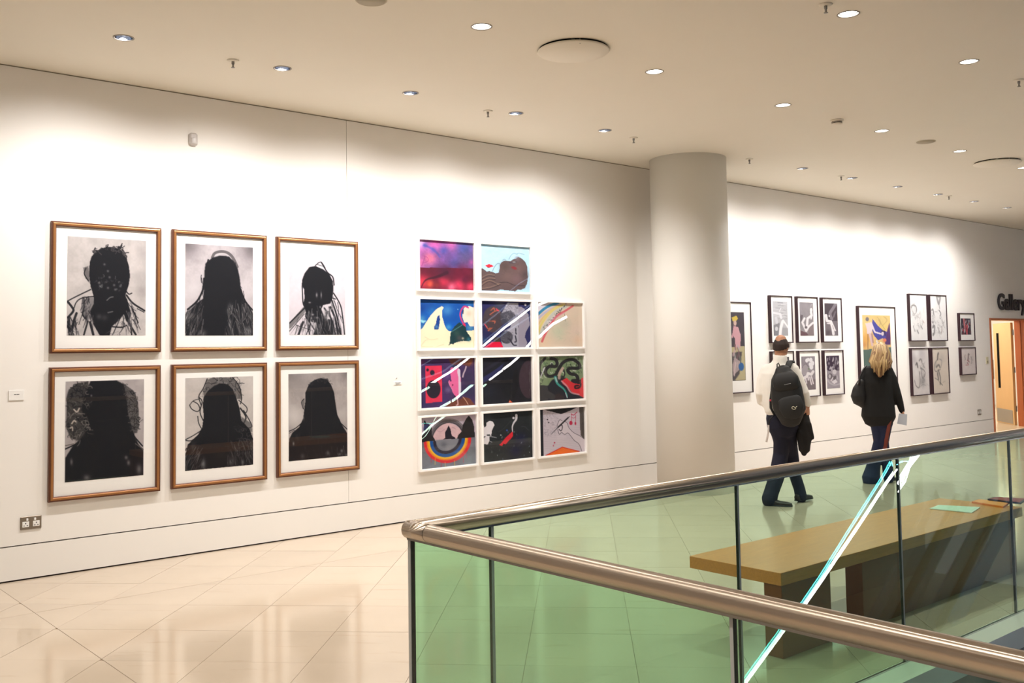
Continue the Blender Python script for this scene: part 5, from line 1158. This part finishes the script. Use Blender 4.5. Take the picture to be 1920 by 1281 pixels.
# jacket carried in the hand
jk = empty('jacket', P(1508, 850, .02), 'dark jacket folded over and hanging from the right hand of the man', 'jacket')
jb = MB()
jb.loft([(P(1512, 771, .05), .020, .030), (P(1510, 784, .04), .045, .045), (P(1507, 800, .03), .085, .055), (P(1508, 818, .02), .082, .06), (P(1508, 834, .02), .064, .055), (P(1508, 845, .02), .058, .045), (P(1507.5, 850, .02), .030, .035)], U, W, 22, power=2.3)
jb.loft([(P(1516, 795, .0), .03, .03), (P(1520, 812, -.0), .028, .028), (P(1523, 821, 0), .022, .022)], U, W, 12)
jb.loft([(P(1500, 812, -.02), .03, .03), (P(1502, 842, -.02), .026, .03)], U, W, 12)
remesh(jb, 'cloth', mat('jacket_cloth', (20, 17, 16), .85, nz=(12, .2, (1, 1, .4)), bump=.5), .009, jk, 2)

# --- woman ---
P = Pose(11.06, 6.1); U, W = P.U, P.W
wo = empty('person', P.b, 'blonde long haired woman in black jacket walking away holding a pale leaflet', 'person')
Fm = (W*.98-U*.15).normalized(); Sm = Fm.cross(Zv)
hc = P(1650.5, 662.5, .03)
body = MB()
body.loft([(hc-Zv*.05+Fm*.015, .052, .068), (hc-Zv*.015, .066, .086), (hc+Zv*.03, .070, .088), (hc+Zv*.062, .056, .070)], Sm, Fm, 20)
face(body, hc-Zv*.015, Fm, Sm, .066)
body.loft([(P(1649, 694, 0), .07, .06), (P(1650, 682, 0), .050, .050), (P(1651, 668, .02), .048, .052)], U, W, 14)
body.loft([(P(1652, 783, 0), .13, .09), (P(1649, 740, 0), .11, .085), (P(1647, 706, 0), .14, .09), (P(1647, 694, 0), .12, .07)], U, W, 16)
RS, RE, RW_ = P(1667, 694, 0), P(1682, 742, 0), P(1691.5, 770, .02)
LS, LE, LW_ = P(1626, 696, 0), P(1617, 740, .0), P(1622, 728, .2)
body.loft([(RS, .038, .038), (RE, .032, .032), (RW_, .023, .020)], U, W, 12); body.loft([(LS, .038, .038), (LE, .032, .032), (LW_, .024, .022)], U, W, 12)
hand(body, RW_, (-Zv+U*.05), -W*.5-U, .92, .5); hand(body, LW_, (W*.3+Zv-U*.1), -U, .9, .9)
body.loft([(P(1645, 798, 0), .075, .08), (P(1646, 834, .04), .050, .05), (P(1634, 896, -.04), .032, .036)], U, W, 12)
body.loft([(P(1659, 798, 0), .075, .08), (P(1658, 834, .0), .050, .05), (P(1667, 897, .06), .032, .036)], U, W, 12)
remesh(body, 'body', skin_m, .0085, wo, 2)
# hair: cap plus overlapping locks
hw_m = mat('blonde_hair', (158, 126, 82), .5, nz=(40, .34, (1, 1, .12)))
hw2 = mat('blonde_hair_root', (124, 90, 60), .5, nz=(40, .3, (1, 1, .12)))
hp = MB(); random.seed(3)
hp.loft([(hc-Zv*.10-Fm*.035, .088, .065), (hc-Zv*.045-Fm*.02, .090, .088), (hc+Zv*.02-Fm*.008, .086, .096), (hc+Zv*.070-Fm*.006, .060, .072)], Sm, Fm, 26)
hp.loft([(P(1649.5, 706, -.125), .022, .016), (P(1650, 697, -.125), .060, .028), (P(1650, 686, -.115), .102, .045), (P(1651, 674, -.075), .112, .065), (P(1651, 663, -.03), .098, .075)], U, W, 26)
ho = remesh(hp, 'hair', hw2, .008, wo, 2)
lk = MB(); mats = []
for k in range(110):
    f = random.random(); a = math.radians(-95+190*f)        # around the back of the head
    dv = (-Fm*math.cos(a)+Sm*math.sin(a))
    top = hc+Zv*random.uniform(.122, .130)+dv*random.uniform(.008, .022); upp = hc+Zv*random.uniform(.070, .090)+Sm*dv.dot(Sm)*.078+Fm*(dv.dot(Fm)*.102-.010)
    mid = hc+Zv*random.uniform(-.03, .01)+Sm*dv.dot(Sm)*.100+Fm*(dv.dot(Fm)*.126-.020)
    xe = 1650.5+math.sin(a)*22*random.uniform(.75, 1.0); ln = random.uniform(684, 711-abs(math.sin(a))*19)
    low = P(xe, 678, -.100-.088*math.cos(a)); end = P(xe*.8+1649.5*.2+random.uniform(-2, 2), max(ln, 682), -.140-.048*math.cos(a))
    r = random.uniform(.006, .011)
    lk.loft([(top, r*.6, r*.5), (upp, r, r*.7), (mid, r*1.2, r*.7), (low, r*1.25, r*.6), (end, r*.35, r*.3)], Sm, Fm, 7, mi=random.randrange(3))
lk.build('locks', [hw_m, mat('blonde_lock_light', (192, 162, 112), .45, nz=(30, .2, (1, 1, .1))), mat('blonde_lock_dark', (118, 84, 58), .5, nz=(30, .2, (1, 1, .1)))], ho)
jkm = mat('black_jacket', (13, 13, 14), .85, nz=(12, .2, (1, 1, .5)), bump=.3)
jb = MB()
jb.loft([(P(1647, 781, 0), .196, .150), (P(1647, 768, 0), .188, .145), (P(1647, 745, 0), .172, .130), (P(1646, 718, -.005), .172, .125), (P(1646, 702, -.005), .170, .105), (P(1646, 693, 0), .150, .090), (P(1648, 686, 0), .080, .070)], U, W, 26, power=2.4)
jb.loft([(P(1664, 694, 0), .062, .062), (P(1672, 711, 0), .062, .06), (P(1682, 740, 0), .050, .052), (P(1686.5, 754, .01), .044, .044), (P(1691, 770, .02), .034, .036)], U, W, 18)
jb.loft([(P(1628, 696, 0), .062, .062), (P(1620, 715, 0), .058, .06), (P(1617, 738, .02), .052, .055), (P(1620, 732, .14), .040, .04)], U, W, 18)
remesh(jb, 'jacket', jkm, .010, wo, 2)
tr = MB()
tr.loft([(P(1652, 775, 0), .140, .11), (P(1652, 795, 0), .134, .11)], U, W, 20)
tr.loft([(P(1645.5, 797, 0), .082, .095), (P(1648.5, 828, .03), .066, .07), (P(1643, 850, .02), .066, .068), (P(1636.5, 880, -.02), .085, .09), (P(1633, 898, -.05), .105, .12)], U, W, 20)
tr.loft([(P(1660, 797, 0), .078, .095), (P(1657, 828, .0), .058, .066), (P(1659, 848, .03), .056, .064), (P(1664, 876, .06), .062, .08), (P(1666.5, 896, .07), .066, .10)], U, W, 20)
remesh(tr, 'trousers', mat('dark_denim', (20, 30, 62), .85, nz=(12, .2, (1, 1, .3)), bump=.3), .010, wo, 3)
sp = MB()
for a, b in zip([(1668.5, 786, -.09), (1665.5, 806, -.085), (1662, 824, -.07), (1660, 838, -.055)], [(1665.5, 806, -.085), (1662, 824, -.07), (1660, 838, -.055), (1657, 850, -.05)]):
    sp.loft([(P(*a), .022, .008), (P(*b), .020, .008)], U, W, 8, power=3)
tag(sp.build('side_stripe', mat('red_brown_stripe', (118, 54, 44), .8), wo), 'red brown stripe down the right trouser leg')
hl = at_z(1628, 903, 0); shoe(hl, hl+(W*.7+U*.5).normalized()*.24, 'shoe', wo, .06, .036)
hl = at_z(1660, 903, 0); shoe(hl, hl+(W*.7+U*.5).normalized()*.24, 'shoe', wo, .06, .036)
# shoulder bag
sb = empty('handbag', P(1612, 760, -.02), 'black slouchy handbag on the left shoulder of the woman', 'handbag')
hb = MB(); hb.loft([(P(1616, 716, -.05), .050, .03), (P(1612, 730, -.05), .080, .05), (P(1610.5, 743, -.05), .096, .065), (P(1613, 752, -.05), .085, .06), (P(1618, 759, -.05), .045, .045)], U, W, 22, power=2.2)
remesh(hb, 'pouch', mat('black_leather', (24, 23, 25), .5, nz=(15, .2, (1, 1, 1)), bump=.3), .009, sb, 3)
MB().tube([P(1611, 722, -.09), P(1613, 706, -.09), P(1619, 692, -.06), P(1624, 686.5, 0), P(1624, 690, .05), P(1616, 712, .07), P(1611, 724, .04)], .010, 8).build('strap', mat('strap_leather', (26, 24, 26), .5), sb)
MB().lathe([(.001, -.004), (.014, -.004), (.015, 0), (.014, .004), (.001, .004)], P(1609, 720, -.10).x, P(1609, 720, -.10).y, 12, z0=P(1609, 720, -.10).z, axis='y').build('buckle', steel2_m, sb)
# leaflet in her hand
lf = empty('leaflet', P(1692, 797, -.02), 'pale blue leaflet held in the right hand of the woman', 'leaflet')
q = [P(1685.5, 775.5, -.03), P(1701, 777, -.05), P(1700, 798, -.03), P(1682, 794.5, -.01)]; n_ = -W*.004
mb = MB(); mb.add([tuple(v) for v in q]+[tuple(v+n_) for v in q], [(0,1,2,3),(7,6,5,4),(0,4,5,1),(1,5,6,2),(2,6,7,3),(3,7,4,0)]); mb.build('sheet', mat('pale_blue_paper', (206, 216, 232), .6), lf)
